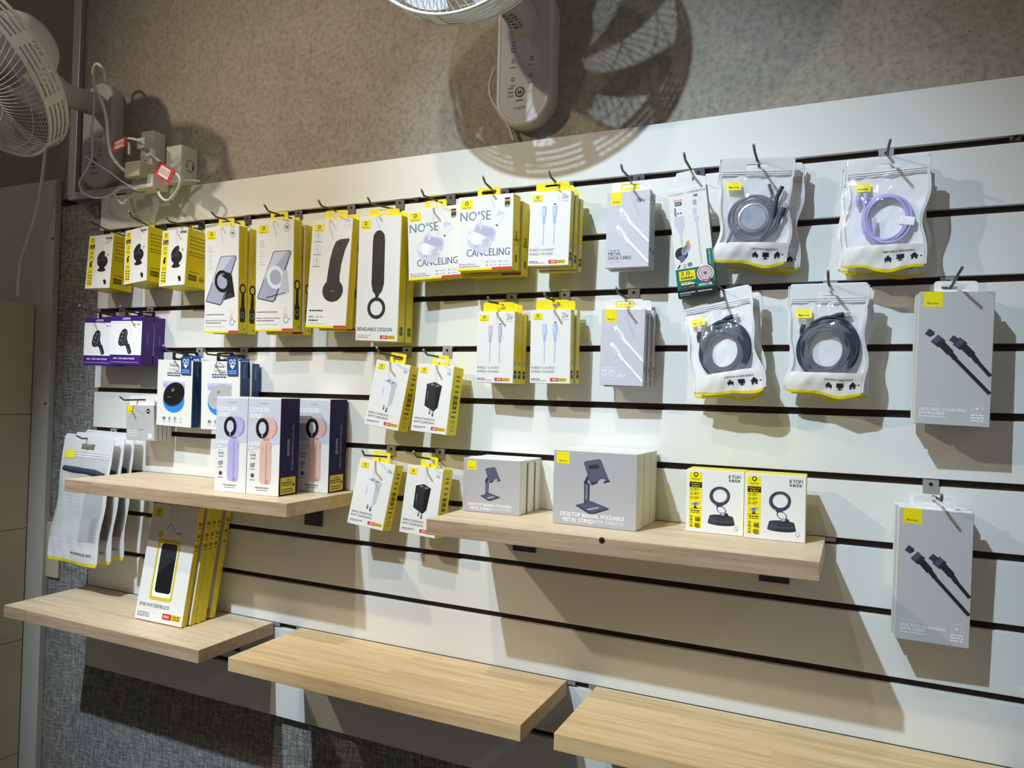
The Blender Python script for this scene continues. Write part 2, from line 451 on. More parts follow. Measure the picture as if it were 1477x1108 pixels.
# --- tall phone stand boxes, two finishes
def stand_box(k, dark):
    W, H, D = .0993, .2318, .026
    ringc = 'black' if dark else 'steelw'
    a = front_art(W, H); brand(a, .06, .035, .33, .115)
    a.part('product_picture')
    a.poly([(.62, .43), (.8, .43), (.9, .66), (.32, .71), (.3, .68), (.55, .62)], 'black' if dark else 'pale')
    a.poly([(.3, .69), (.8, .62), (.88, .665), (.36, .715)], 'charcoal' if dark else 'silver')
    a.poly([(.465, .285), (.5, .277), (.905, .277), (.94, .292), (.52, .725), (.48, .742), (.06, .708), (.045, .69)], 'gund')
    a.poly([(.48, .29), (.51, .283), (.89, .283), (.915, .294), (.5, .718), (.475, .731), (.08, .7), (.068, .688)], 'phone')
    a.poly([(.48, .29), (.51, .283), (.82, .283), (.34, .5), (.22, .53)], 'phonel')
    a.poly([(.52, .725), (.545, .722), (.945, .30), (.94, .292)], 'phoned')
    a.ring(.53, .515, .225, .108, .34, ringc, -.45)
    if dark: a.ell(.57, .49, .11, .05, 'phone', -.5).poly([(.5, .46), (.66, .43), (.78, .44), (.8, .52), (.7, .6), (.66, .5)], 'black')
    else: a.line([(.28, .7), (.8, .655)], .002, 'black').poly([(.74, .45), (.84, .46), (.9, .64), (.62, .67)], 'pale')
    a.part('lettering').cring(.82, .07, .085, .12, 'grey').rr(.775, .055, .865, .075, .002, 'grey').rect(.79, .077, .815, .085, 'grey').rect(.83, .077, .855, .085, 'grey')
    for v in (.195, .285, .36): a.cring(.16, v, .05, .2, 'orange' if (v < .2 and not dark) else 'pale').scribble(.08, .25, v+.035, .008, 'pale')
    a.scribble(.04, .6, .828, .011, 'grey').rect(.04, .852, .14, .856, 'yellow')
    a.text('Baseus PrimeTrip Series', .04, .885, .018, 'ink', .62, .012).scribble(.04, .5, .907, .011, 'grey').scribble(.04, .6, .942, .009, 'pale')
    a.cring(.8, .805, .05, .2, 'pale').rect(.79, .82, .81, .85, 'pale').ell(.8, .856, .06, .008, 'pale').cring(.82, .9, .07, .2, 'grey').line([(.88, .895), (.95, .89)], .001, 'grey')
    a.part('bottom_stripe').rect(0, .982, .72, 1, 'yellow').rect(.72, .978, 1, 1, 'red')
    r = right_art(W, H, D); r.part('side_print').text('Baseus PrimeTrip Magnetic Folding Stand', .5, .25, .13, 'olive', .4*H/D, rot=-PI/2, align='c')
    r.ring(.5, .585, .36, .05, .38, 'black').poly([(.36, .62), (.66, .62), (.7, .78), (.3, .78)], 'black').rr(.2, .76, .78, .9, .004, 'black')
    r.ring(.48, .83, .2, .028, .25, 'silverd').rect(.72, .79, .8, .86, 'ink').rect(.6, .955, .75, .97, 'olive')
    tab = slot_tab(.046, .02, H/2, D*.5, 'yellow_card')
    finish(k, carton(W, H, D, 'white_card', 'yellow_card'), [a, r], [('hang_tab', tab)])
stand_box('stand_black', True); stand_box('stand_silver', False)

# --- curved arm holder
W, H, D = .1014, .2216, .022
a = front_art(W, H); brand(a, .05, .045, .31, .115)
a.part('product_picture').poly([(.62, .21), (.73, .19), (.94, .185), (.95, .2), (.86, .29), (.79, .42), (.77, .52), (.78, .6), (.45, .6), (.47, .5), (.5, .38), (.55, .28)], 'brownblack')
a.poly([(.63, .215), (.73, .197), (.9, .195), (.82, .29), (.58, .285)], 'charcoal').rr(.66, .22, .8, .245, .003, 'black')
a.ell(.62, .66, .255, .105, 'brownblack').ell(.615, .655, .235, .095, 'charcoal').ell(.62, .66, .23, .093, 'brownblack').scribble(.56, .68, .665, .008, 'grey')
a.part('lettering').cring(.87, .065, .08, .12, 'pale').text('N4', .87, .065, .018, 'pale', .08, align='c')
for v in (.155, .275, .385): a.cring(.17, v, .085, .08, 'pale').rr(.15, v-.02, .19, v+.02, .001, 'pale').scribble(.08, .27, v+.052, .009, 'grey')
a.scribble(.07, .42, .845, .014, 'ink').text('磁吸 C02 Air', .07, .902, .022, 'grey', .36, .015).scribble(.07, .3, .935, .014, 'ink').scribble(.06, .48, .965, .008, 'pale')
a.part('bottom_stripe').rect(0, .982, .7, 1, 'yellow').rect(.7, .978, 1, 1, 'red')
finish('arm_box', carton(W, H, D, 'white_card', 'yellow_card'), [a], [('hang_tab', slot_tab(.056, .02, H/2, D*.5, 'yellow_card'))])

# --- bendable strap holder
W, H, D = .099, .2438, .024
a = front_art(W, H); brand(a, .05, .03, .28, .1)
a.part('product_picture').poly([(.345, .2), (.36, .15), (.42, .12), (.49, .112), (.56, .12), (.62, .15), (.635, .2), (.645, .54), (.6, .6), (.54, .625), (.44, .625), (.38, .6), (.345, .54)], 'brownblack')
a.rr(.445, .18, .52, .29, .0035, 'charcoal').rr(.46, .19, .49, .28, .002, 'black').line([(.455, .64), (.47, .56), (.51, .56), (.525, .64)], .003, 'charcoal')
a.ring(.48, .735, .215, .088, .34, 'brownblack').ring(.48, .735, .2, .08, .08, 'charcoal').rect(.45, .62, .52, .66, 'brownblack')
a.part('lettering').text('BENDABLE DESIGN', .04, .905, .03, 'ink', .82, .018).text('Baseus Bendy Series', .04, .956, .01, 'ink', .34).scribble(.04, .3, .972, .007, 'grey')
chips(a, .59, .94, .952, .98)
r = right_art(W, H, D); r.part('side_print').rr(.25, .88, .75, .95, .003, 'olive').text('SCAN', .5, .915, .015, 'yellow', .3, align='c')
finish('strap_box', carton(W, H, D, 'white_card', 'yellow_card'), [a, r], [('hang_tab', slot_tab(.072, .016, H/2, D*.5, 'yellow_card'))])

# --- earbud box
W, H, D = .1116, .1345, .03
a = front_art(W, H); brand(a, .04, .04, .265, .17)
a.part('lettering').text('NOISE', .035, .265, .125, 'tealgrey', .56, .02).text('CANCELING', .17, .765, .1, 'bluegrey', .78, .02)
a.text('Baseus Bowie', .035, .915, .028, 'grey', .3, .015).scribble(.035, .42, .95, .014, 'grey')
for u, v in ((.55, .895), (.78, .895), (.55, .94), (.78, .94)): a.circ(u, v, .013, 'grey').scribble(u+.04, u+.17, v, .016, 'pale')
a.rect(.845, .05, .94, .075, 'ink').rect(.845, .075, .94, .1, 'orange').rect(.845, .1, .94, .15, 'charcoal').scribble(.85, .93, .165, .02, 'grey')
a.part('product_picture').poly([(.3, .42), (.36, .37), (.66, .44), (.7, .5), (.66, .62), (.55, .62), (.3, .52)], 'lid').poly([(.32, .44), (.37, .4), (.64, .46), (.67, .51), (.62, .57), (.33, .49)], 'lidd')
a.poly([(.175, .55), (.2, .48), (.28, .46), (.6, .58), (.63, .63), (.6, .71), (.5, .775), (.42, .77), (.24, .7), (.18, .63)], 'silver')
a.poly([(.175, .56), (.21, .5), (.28, .475), (.6, .595), (.62, .63), (.5, .67), (.28, .63)], 'steelw')
a.poly([(.28, .53), (.33, .49), (.42, .51), (.42, .57), (.36, .66), (.29, .64)], 'white').poly([(.45, .6), (.55, .56), (.6, .6), (.55, .68), (.46, .69)], 'pale').line([(.31, .665), (.38, .69)], .002, 'silverd')
a.ell(.37, .31, .05, .06, 'steelw', .3).poly([(.385, .3), (.44, .3), (.44, .44), (.4, .45)], 'steelw').line([(.41, .33), (.415, .43)], .002, 'pale')
a.ell(.79, .27, .085, .05, 'steelw', -.3).ell(.74, .255, .035, .045, 'silver', .4).poly([(.78, .28), (.84, .28), (.73, .415), (.69, .4)], 'steelw').line([(.695, .405), (.73, .42)], .0025, 'ink').ell(.8, .26, .04, .025, 'silver')
a.part('bottom_stripe').rect(0, .972, .64, 1, 'yellow').rect(.64, .968, 1, 1, 'red')
r = right_art(W, H, D); r.part('side_print').scribble(.3, .7, .5, .02, 'olive').rect(.35, .8, .65, .9, 'olive').scribble(.2, .8, .6, .03, 'olive').rect(.4, .52, .6, .58, 'olive')
finish('earbud_box', carton(W, H, D, 'white_card', 'yellow_card'), [a, r], [('hang_tab', slot_tab(.046, .017, H/2, D*.4, 'yellow_card', .03, .008))])

# --- lucent cable boxes
def lucent(k, c1, c2):
    W, H, D = .0757, .1285, .0158
    a = front_art(W, H); brand(a, .06, .04, .31, .135)
    a.part('product_picture')
    for u in (.36, .62):
        a.line([(u, .4), (u, .72)], .0016, c1).rr(u-.055, .2, u+.055, .33, .0015, c1).rr(u-.04, .215, u+.02, .32, .001, c2)
        a.rect(u-.055, .335, u+.055, .345, c1).rr(u-.035, .34, u+.035, .43, .001, c1).rect(u-.05, .19, u-.04, .22, c1).rect(u+.035, .19, u+.045, .22, c1)
    a.rect(.59, .165, .65, .185, 'slate').line([(.58, .22), (.66, .25), (.58, .28), (.66, .31)], .0012, c1)
    a.part('lettering').text('20w', .78, .075, .075, 'grey', .16).scribble(.78, .95, .135, .012, 'pale')
    a.text('PURELY LUCENT', .035, .787, .034, 'grey', .6, .015).text('PURELY POWER', .035, .842, .034, 'grey', .58, .015)
    a.scribble(.035, .25, .943, .013, 'ink').scribble(.035, .42, .963, .01, 'grey'); chips(a, .51, .92, .925, .972)
    r = right_art(W, H, D); r.part('side_print').rr(.2, .68, .8, .75, .002, 'shade').rect(.15, .82, .85, .93, 'charcoal').scribble(.2, .8, .87, .02, 'gold').scribble(.2, .7, .13, .02, 'gold')
    finish(k, carton(W, H, D, 'white_card', 'yellow_card'), [a, r], [('hang_tab', slot_tab(.062, .018, H/2, D*.5, 'yellow_card', .03, .009))])
lucent('lucent_blue', 'mist', 'mistl'); lucent('lucent_purple', 'mauve', 'mauvel')

# --- metal cable boxes (pale lavender grey)
def metal(k, tx):
    W, H, D = .075, .1285, .0155
    a = front_art(W, H); brand(a, .09, 0, .355, .17, False)
    a.part('product_picture')
    for du, dv in ((0, 0), (-.07, .22)):
        a.line([(.34+du, .255+dv), (.62+du, .46+dv)], .006, 'pale').line([(.55+du, .42+dv), (.985, .42+dv+(.985-.55-du)*.62)], .0042, 'pale')
        a.line([(.545+du, .4+dv), (.985, .4+dv+(.985-.545-du)*.62)], .0036, 'white')
        a.line([(.315+du, .225+dv), (.38+du, .275+dv)], .0062, 'white').line([(.37+du, .265+dv), (.5+du, .365+dv)], .0085, 'steelw').line([(.5+du, .365+dv), (.6+du, .445+dv)], .005, 'white').line([(.35+du, .27+dv), (.47+du, .37+dv)], .0012, 'silverd')
    a.part('lettering').text('100w', .69, .13, .06, 'ink' if tx == 'ink' else 'steelw', .2)
    a.scribble(.06, .32, .768, .012, 'grey' if tx == 'ink' else 'steelw')
    a.text('METAL', .06, .812, .045, tx, .3, .015).text('DATA CABLE', .06, .868, .045, tx, .54, .015).scribble(.06, .36, .918, .014, 'pale' if tx == 'ink' else 'steelw')
    r = right_art(W, H, D); r.part('side_print').rect(.3, .75, .7, .8, 'ink').scribble(.25, .75, .13, .025, 'grey').scribble(.25, .75, .09, .025, 'ink')
    finish(k, carton(W, H, D, 'lavender_card', 'lavender_card', 'white_card'), [a, r], [('hang_tab', slot_tab(.063, .018, H/2, D*.5, 'white_card', .028, .007, rimmed='yellow_card'))])
metal('metal_dark', 'ink'); metal('metal_pale', 'white')

# --- tall grey fast charging cable boxes
W, H, D = .0916, .188, .022
a = front_art(W, H); brand(a, .06, 0, .315, .115, False)
a.part('product_picture')
a.line([(.53, .53), (.985, .78)], .0045, 'shade').line([(.83, .55), (.985, .65)], .0045, 'shade')
a.line([(.49, .49), (.985, .755)], .005, 'ink').line([(.78, .505), (.985, .625)], .005, 'ink')
a.line([(.12, .3), (.2, .325)], .0095, 'gund').line([(.17, .335), (.225, .318)], .0022, 'ink').line([(.225, .35), (.33, .395)], .0135, 'charcoal').line([(.235, .348), (.285, .372)], .0115, 'gun').line([(.32, .39), (.45, .462)], .0095, 'ink').line([(.44, .455), (.52, .505)], .0065, 'ink')
a.line([(.45, .345), (.53, .375)], .009, 'gund').line([(.52, .37), (.62, .41)], .0135, 'charcoal').line([(.535, .372), (.585, .395)], .0115, 'gun').line([(.61, .405), (.74, .475)], .0095, 'ink').line([(.73, .468), (.81, .525)], .0065, 'ink')
a.part('lettering').text('Zinc Magnetic', .065, .848, .016, 'steelw', .24).text('SAFE FAST CHARGING', .065, .885, .022, 'white', .62, .015).text('DATA CABLE', .065, .913, .022, 'white', .34, .015).scribble(.065, .42, .94, .01, 'steelw')
a.cring(.83, .868, .075, .08, 'steelw').circ(.83, .868, .02, 'steelw')
for v in (.915, .935, .955): a.scribble(.75, .92, v, .01, 'white')
finish('grey_cable', carton(W, H, D, 'stone_card', 'pale_card_side', 'white_card'), [a], [('hang_tab', slot_tab(.054, .017, H/2, D*.6, 'white_card', .036, .008))])

# --- wall charger boxes
def charger(k, dark):
    W, H, D = .079, .1285, .036
    f, s_, t_ = ('ink', 'black', 'charcoal') if dark else ('steelw', 'pale', 'silver')
    a = front_art(W, H); brand(a, .06, .045, .29, .14)
    a.part('product_picture').poly([(.3, .29), (.52, .25), (.73, .3), (.68, .62), (.58, .685), (.3, .6)], s_)
    a.poly([(.3, .29), (.57, .34), (.57, .685), (.3, .61)], f).poly([(.3, .29), (.52, .25), (.73, .3), (.57, .34)], t_)
    a.line([(.36, .4), (.36, .52)], .001, 'grey').ell(.46, .29, .05, .012, 'grey').ell(.6, .305, .05, .012, 'grey')
    a.line([(.47, .665), (.47, .72)], .0035, 'grey').line([(.56, .69), (.56, .745)], .004, 'grey').ell(.56, .745, .025, .014, 'ink').ell(.47, .72, .02, .012, 'ink')
    a.part('lettering').text('65', .83, .105, .055, 'grey', .07).text('W', .88, .12, .04, 'grey', .06)
    a.text('SIMULTANEOUS', .06, .805, .032, 'ink', .58, .015).text('65W CHARGING', .06, .855, .032, 'ink', .58, .015)
    a.scribble(.06, .42, .925, .011, 'ink').scribble(.06, .3, .943, .01, 'grey'); chips(a, .56, .96, .905, .955)
    r = right_art(W, H, D); r.part('side_print')
    for v in (.14, .2, .28, .36): r.scribble(.35, .75, v, .03, 'olive')
    r.rect(.3, .42, .72, .62, 'olive').scribble(.35, .7, .48, .03, 'gold').scribble(.35, .7, .56, .03, 'gold').scribble(.25, .75, .66, .02, 'ink').text('100%', .3, .8, .05, 'olive', .4).scribble(.25, .7, .73, .025, 'ink')
    r.cring(.5, .9, .16, .2, 'olive')
    finish(k, carton(W, H, D, 'white_card', 'yellow_card'), [a, r], [('hang_tab', slot_tab(.036, .02, H/2, D*.35, 'yellow_card', .024, .008))])
charger('charger_white', False); charger('charger_black', True)

# --- wireless puck boxes with blue sides
def puck(k, dark):
    W, H, D = .111, .15, .024
    f, e = ('black', 'charcoal') if dark else ('shade', 'pale')
    a = front_art(W, H)
    a.part('product_picture')
    for i in range(8): a.rect(.17, .26+i*.02, .8, .28+i*.02, ['white', 'white', 'steelw', 'lav', 'lav', 'lilac', 'lilac', 'skyl'][i])
    a.ell(.485, .6, .315, .185, 'skyl').ell(.485, .62, .305, .175, 'sky')
    a.ell(.49, .53, .31, .165, e, -.35).ell(.49, .505, .31, .165, f, -.35).ell(.49, .51, .3, .155, 'ink' if dark else 'silverd', -.35).ell(.49, .508, .295, .15, f, -.35)
    a.ring(.44, .455, .03, .02, .4, 'grey').ell(.47, .45, .02, .03, 'grey', .5).scribble(.3, .42, .56, .008, 'grey')
    a.part('lettering').text('Omuok', .34, .072, .05, 'navyink', .26, .02).ell(.47, .03, .025, .012, 'sky').scribble(.33, .62, .135, .01, 'grey').rect(.52, .155, .63, .17, 'navyink')
    a.scribble(.28, .66, .195, .022, 'navyink').scribble(.29, .66, .23, .022, 'navyink').scribble(.33, .52, .155, .01, 'pale')
    for i, u in enumerate((.23, .39, .55, .7)):
        a.circ(u, .885, .035, ['navyink', 'slate', 'navyink', 'pale'][i]).circ(u+.01, .885, .016, 'white').scribble(u-.05, u+.05, .935, .008, 'grey')
    a.text('15w', .185, .885, .03, 'navyink', .1, .02)
    r = right_art(W, H, D); r.part('side_print').rect(0, 0, .18, 1, 'slate').text('Omuok', .55, .14, .35, 'skyl', .2*H/D, rot=PI/2, align='c')
    r.scribble(.4, .62, .6, .02, 'skyl')
    for i in range(12): r.rect(.42, .56+i*.032, .6, .58+i*.032, 'slate')
    tagm = MB(); tagm.prism([(W*.18, H*.5+.006), (W*.2, H*.5+.009), (W*.45, H*.5+.011), (W*.46, H*.29), (W*.19, H*.29)], -.0022, -.0016, 'blue_card')
    st = Art(W*.27, .04, lambda x, z, e: (W*.185+x, -.0022-e, H*.5+.009-z)); st.part('sticker_print').text('Qi2', .5, .28, .3, 'white', .6, .02, align='c').poly([(.25, .45), (.75, .45), (.5, .66)], 'white').scribble(.12, .9, .76, .07, 'skyl').scribble(.12, .9, .88, .07, 'skyl')
    mb = slot_tab(.05, .02, H/2, D*.55, 'groove_black', .032, .011)
    finish(k, carton(W, H, D, 'white_card', 'blue_card', 'white_card'), [a, r, st], [('hang_tab', mb), ('sticker', tagm)])
puck('puck_black', True); puck('puck_white', False)

# --- purple car charger boxes
W, H, D = .1061, .1154, .032
a = front_art(W, H)
a.part('printed_panel').rect(0, .1, 1, .79, 'white')
a.part('lettering').text('LISEN', .5, .05, .04, 'white', .24, .02, align='c').scribble(.74, .82, .17, .03, 'grey').scribble(.86, .94, .17, .03, 'grey').scribble(.1, .5, .15, .008, 'pale')
a.text('60W + 30W HIGH POWER', .12, .865, .035, 'white', .68, .02).scribble(.05, .92, .94, .018, 'lilacd')
a.part('product_picture').poly([(.5, .6), (.62, .56), (.7, .72), (.69, .76), (.62, .78), (.58, .75)], 'ink').poly([(.26, .52), (.3, .38), (.38, .28), (.46, .25), (.54, .28), (.56, .34), (.54, .45), (.6, .58), (.54, .63), (.46, .6), (.36, .62), (.28, .59)], 'charcoal')
a.poly([(.28, .52), (.32, .39), (.39, .3), (.46, .28), (.5, .32), (.42, .5), (.34, .57), (.29, .56)], 'ink')
for u, v in ((.335, .5), (.37, .42), (.41, .345)): a.rr(u-.03, v-.025, u+.045, v+.02, .001, 'slate')
a.line([(.52, .3), (.46, .5), (.38, .58)], .0015, 'grey').line([(.56, .64), (.64, .75)], .0015, 'grey')
r = right_art(W, H, D); r.part('side_print').line([(.5, .35), (.5, .6)], .0008, 'lilacd').scribble(.45, .55, .5, .02, 'lilacd')
finish('purple_box', carton(W, H, D, 'purple_card', 'purple_card'), [a, r], [('hang_tab', slot_tab(.06, .016, H/2, D*.6, 'groove_black', .04, .008))])

# --- small grey box
W, H, D = .0922, .082, .0105
a = front_art(W, H); brand(a, .06, 0, .29, .22, False)
a.part('product_picture').ring(.53, .46, .2, .26, .1, 'shade').ring(.53, .48, .14, .2, .12, 'shade').scribble(.44, .64, .7, .012, 'ink')
a.part('lettering').circ(.8, .17, .065, 'ink').scribble(.76, .85, .17, .02, 'white')
for v in (.73, .79, .86): a.scribble(.06, .42, v, .025, 'steelw')
a.rect(.78, .8, .92, .93, 'steelw')
finish('small_box', carton(W, H, D, 'stone_card', 'pale_card_side', 'white_card'), [a], [('hang_tab', slot_tab(.084, .022, H/2, D*.6, 'white_card', .026, .007))])

# --- white cable carton with teal foot
W, H, D = .0615, .178, .017
a = front_art(W, H)
a.part('lettering').text('MOSAIN', .02, .05, .022, 'tealgrey', .38, 0).text('I UBIRAPINE', .48, .05, .02, 'slate', .5, .01)
a.scribble(.13, .34, .105, .008, 'red').rect(.15, .12, .33, .155, 'ink').scribble(.17, .31, .138, .014, 'pale').rect(.64, .075, .76, .1, 'pale').scribble(.66, .75, .087, .014, 'ink')
a.part('product_picture').rect(.12, .17, .33, .27, 'steelw').rect(.12, .17, .17, .25, 'grey').circ(.215, .225, .022, 'ink').circ(.285, .225, .022, 'ink').rr(.1, .255, .36, .36, .003, 'silver').poly([(.13, .36), (.33, .36), (.27, .42), (.2, .42)], 'silver').line([(.235, .41), (.235, .49)], .003, 'silver').line([(.235, .47), (.235, .57)], .002, 'pale')
a.rect(.62, .125, .72, .18, 'silverd').rr(.57, .175, .78, .28, .003, 'steelw').rr(.6, .2, .7, .27, .002, 'silver').poly([(.59, .28), (.75, .28), (.71, .33), (.64, .33)], 'silver').line([(.675, .32), (.68, .42)], .003, 'silver').line([(.68, .42), (.69, .71)], .0024, 'pale')
a.circ(.2, .595, .17, 'ink').poly([(.2, .57), (.4, .49), (.46, .53), (.44, .56), (.26, .63), (.22, .61)], 'silverd').poly([(.2, .56), (.36, .51), (.4, .54), (.26, .6)], 'grey').poly([(.1, .62), (.3, .6), (.26, .66), (.16, .68)], 'slate').poly([(.33, .5), (.42, .48), (.44, .51), (.37, .53)], 'orange')
a.poly([(.05, .725), (.12, .69), (.15, .7), (.08, .73)], 'ink').rect(.2, .69, .3, .73, 'pale').rr(.33, .685, .45, .72, .001, 'grey')
a.part('printed_panel').rect(0, .735, 1, .945, 'teal').rect(0, .925, 1, 1, 'black').rect(.84, .585, .99, .74, 'teal')
a.part('lettering').rect(.08, .755, .5, .84, 'yellow').text('3.0', .12, .78, .038, 'ink', .24, .02).text('A', .38, .79, .02, 'ink', .05).scribble(.12, .46, .82, .018, 'ink')
a.circ(.76, .8, .215, 'steelw').cring(.76, .8, .19, .13, 'red').cring(.76, .8, .155, .1, 'grey').circ(.76, .8, .1, 'silver').cring(.76, .8, .115, .16, 'red').circ(.76, .8, .05, 'slate').scribble(.7, .82, .79, .01, 'grey').scribble(.64, .88, .865, .014, 'red')
a.scribble(.1, .4, .86, .01, 'gold').scribble(.12, .46, .875, .012, 'white').rect(.09, .89, .28, .92, 'ink').rect(.3, .885, .5, .925, 'ink').text('USB', .11, .905, .014, 'tealgrey', .14).text('1M', .33, .905, .02, 'orange', .12).text('WDC-08', .56, .9, .022, 'white', .34, .02)
a.scribble(.05, .45, .955, .01, 'pale').scribble(.52, .9, .955, .01, 'pale').scribble(.05, .35, .975, .01, 'grey').text('USB MICRO', .915, .66, .028, 'white', .125*H/W, .015, rot=PI/2, align='c')
r = right_art(W, H, D); r.part('side_print').rect(.15, .06, .85, .25, 'tealgrey').scribble(.2, .8, .45, .012, 'tealgrey').rect(.25, .86, .75, .92, 'olive')
hd = MB(); c = (0, H/2+.012)
out = raycast_outline([(-W/2, H/2-.001), (W/2, H/2-.001), (W/2, H/2+.012), (W*.27, H/2+.017), (W*.22, H/2+.026), (-W*.22, H/2+.026), (-W*.3, H/2+.017), (-W/2, H/2+.010)], 72, c)
hd.ringplate(out, raycast_outline(rrect(.027, .0075, .0035, cz=c[1]), 72, c), D*.1, D*.1+.0006, 'white_card')
finish('teal_box', carton(W, H, D, 'white_card', 'teal_card'), [a, r], [('hang_tab', hd)])

# --- handheld fan cartons
def hand_fan(k, l, d):
    W, H, D = .0785, .1895, .058
    a = front_art(W, H)
    a.part('printed_panel').poly([(.0, .02), (0, .56), (1, .47), (1, .02)], 'silver').rect(.0, 0, 1, .02, 'steelw')
    a.part('lettering').text('QUXON', .5, .062, .018, 'grey', .24, .015, align='c').text('COOLER', .06, .125, .045, 'white', .6, .012).text('WIND', .06, .19, .045, 'white', .38, .012).scribble(.06, .26, .235, .03, 'pale').text('13000', .03, .475, .04, 'white', .42, .015).scribble(.06, .2, .525, .015, 'white')
    a.part('product_picture').poly([(.5, .208), (.62, .2), (.8, .215), (.89, .25), (.93, .31), (.89, .37), (.78, .41), (.6, .425), (.5, .425)], l)
    a.poly([(.72, .206), (.8, .215), (.89, .25), (.93, .31), (.89, .37), (.78, .41), (.72, .416), (.84, .36), (.87, .3), (.83, .24)], d)
    a.ell(.46, .315, .215, .112, d).ell(.455, .315, .2, .104, 'black')
    for i in range(9):
        q = i*2*PI/9; a.line([(.455+.1*math.cos(q), .315+.055*math.sin(q)), (.455+.19*math.cos(q+.3), .315+.098*math.sin(q+.3))], .0012, 'charcoal')
    a.ell(.455, .312, .11, .062, 'silver').rect(.44, .37, .47, .405, 'silver').rr(.5, .415, .68, .45, .001, d)
    a.rr(.4, .44, .76, .885, .009, l).rr(.585, .455, .75, .875, .006, d).rr(.62, .45, .755, .88, .006, l).rr(.42, .46, .57, .86, .006, l).cring(.5, .545, .05, .2, d).rr(.71, .49, .74, .53, .001, d).rr(.58, .84, .68, .885, .002, d)
    a.part('icons').cring(.19, .595, .085, .06, 'ink').text('100', .12, .595, .02, 'ink', .14, .02).scribble(.12, .28, .63, .01, 'grey')
    for v in (.685, .7, .715): a.line([(.11, v), (.2, v), (.25, v-.012)], .0013, 'ink')
    for q in range(3): a.line([(.19+.06*math.cos(q*PI/3), .805+.025*math.sin(q*PI/3)), (.19-.06*math.cos(q*PI/3), .805-.025*math.sin(q*PI/3))], .0015, 'ink')
    a.cring(.19, .805, .05, .25, 'ink').scribble(.11, .27, .85, .01, 'grey').scribble(.11, .26, .74, .01, 'grey')
    a.scribble(.28, .7, .925, .014, 'grey').scribble(.33, .65, .95, .009, 'grey')
    r = right_art(W, H, D); r.part('side_print').text('QUXON', .45, .51, .14, 'pale', .165*H/D, .01, rot=-PI/2, align='c').text('Portable Handheld Cooler Fan', .66, .51, .12, 'lilacd', .47*H/D, rot=-PI/2, align='c')
    r.part('price_sticker').rect(.1, .815, .86, .985, 'gold').text('590', .5, .845, .025, 'ink', .25, .02, align='c').scribble(.14, .7, .87, .018, 'ink').scribble(.14, .8, .895, .016, 'olive').rect(.15, .93, .72, .965, 'ink').scribble(.16, .7, .948, .02, 'gold').rect(.74, .88, .82, .915, 'ink')
    finish(k, carton(W, H, D, 'white_card', 'navy_card', 'white_card'), [a, r])
hand_fan('fan_lilac', 'lilac', 'lilacd'); hand_fan('fan_pink', 'pink', 'pinkd')

# --- folding stand boxes, two sizes
def desk_stand(k, W, H, D, tablet):
    a = front_art(W, H)
    if tablet: brand(a, .035, .02, .195, .18, False)
    else: brand(a, .07, .04, .23, .21, False)
    s = 1.0 if tablet else .86
    def p(u, v): return (.5+(u-.5)*s, .42+(v-.42)*s)
    def L(*q): return [p(*x) for x in q]
    a.part('product_picture')
    a.poly(L((.28, .735), (.3, .72), (.48, .66), (.68, .73), (.68, .75), (.49, .835), (.45, .835)), 'gund').poly(L((.29, .725), (.47, .655), (.67, .73), (.48, .81)), 'gun')
    a.line(L((.43, .775), (.56, .735)), .0022, 'silverd').poly(L((.38, .42), (.405, .36), (.43, .42), (.42, .69), (.385, .7)), 'gund').rect(*p(.425, .42), *p(.45, .67), 'gund').rect(*p(.4, .44), *p(.425, .64), 'grey')
    a.line(L((.39, .43), (.43, .33)), .005, 'charcoal').poly(L((.37, .15), (.39, .13), (.55, .09), (.575, .1), (.68, .37), (.65, .385), (.62, .35), (.57, .355), (.54, .4), (.47, .43), (.45, .415)), 'gun')
    a.poly(L((.385, .155), (.4, .14), (.55, .105), (.565, .115), (.65, .34), (.6, .335), (.5, .39), (.465, .395)), 'standm')
    a.rr(*p(.43, .17), *p(.56, .225), .003, 'charcoal', -.1)
    a.poly(L((.46, .42), (.54, .385), (.545, .41), (.47, .45)), 'charcoal').poly(L((.61, .385), (.68, .355), (.69, .38), (.62, .41)), 'charcoal')
    if not tablet: a.poly(L((.41, .19), (.55, .15), (.6, .3), (.47, .35)), 'standm')
    a.part('lettering').text('DESKTOP BIAXIAL FOLDABLE', .1, .855, .055, 'white', .76, .012)
    a.text('METAL STAND', .13, .93, .055, 'white', .37, .012).text('(FOR TABLETS)' if tablet else '(FOR PHONES)', .51, .93, .055, 'steelw', .35)
    finish(k, carton(W, H, D, 'grey_card', 'pale_card_side', 'white_card'), [a])
desk_stand('stand_small', .109, .0935, .0300, False); desk_stand('stand_tablet', .1405, .1195, .0382, True)

# --- magnetic ring mount boxes
W, H, D = .087, .098, .05
a = front_art(W, H)
a.part('side_strip').rr(.05, .045, .275, .93, .0015, 'yellow').circ(.163, .08, .042, 'black').circ(.163, .08, .024, 'yellow').rect(.145, .105, .18, .122, 'black').text('baseus', .163, .15, .026, 'black', .14, .02, align='c')
a.rect(.05, .2, .275, .29, 'black').text('MagPro', .163, .23, .024, 'gold', .18, .02, align='c').scribble(.09, .23, .265, .014, 'gold')
for v in (.325, .39, .455): a.circ(.09, v, .022, 'gold').cring(.09, v, .025, .3, 'olive').scribble(.135, .22, v-.012, .014, 'ink').scribble(.135, .2, v+.014, .012, 'olive')
a.poly([(.08, .55), (.2, .51), (.255, .54), (.14, .6)], 'silverd').ell(.16, .55, .035, .018, 'slate').line([(.16, .58), (.165, .61)], .003, 'ink').ell(.165, .615, .04, .01, 'ink').line([(.05, .63), (.275, .62)], .0005, 'ink')
a.scribble(.08, .25, .66, .02, 'ink').scribble(.09, .24, .69, .016, 'olive')
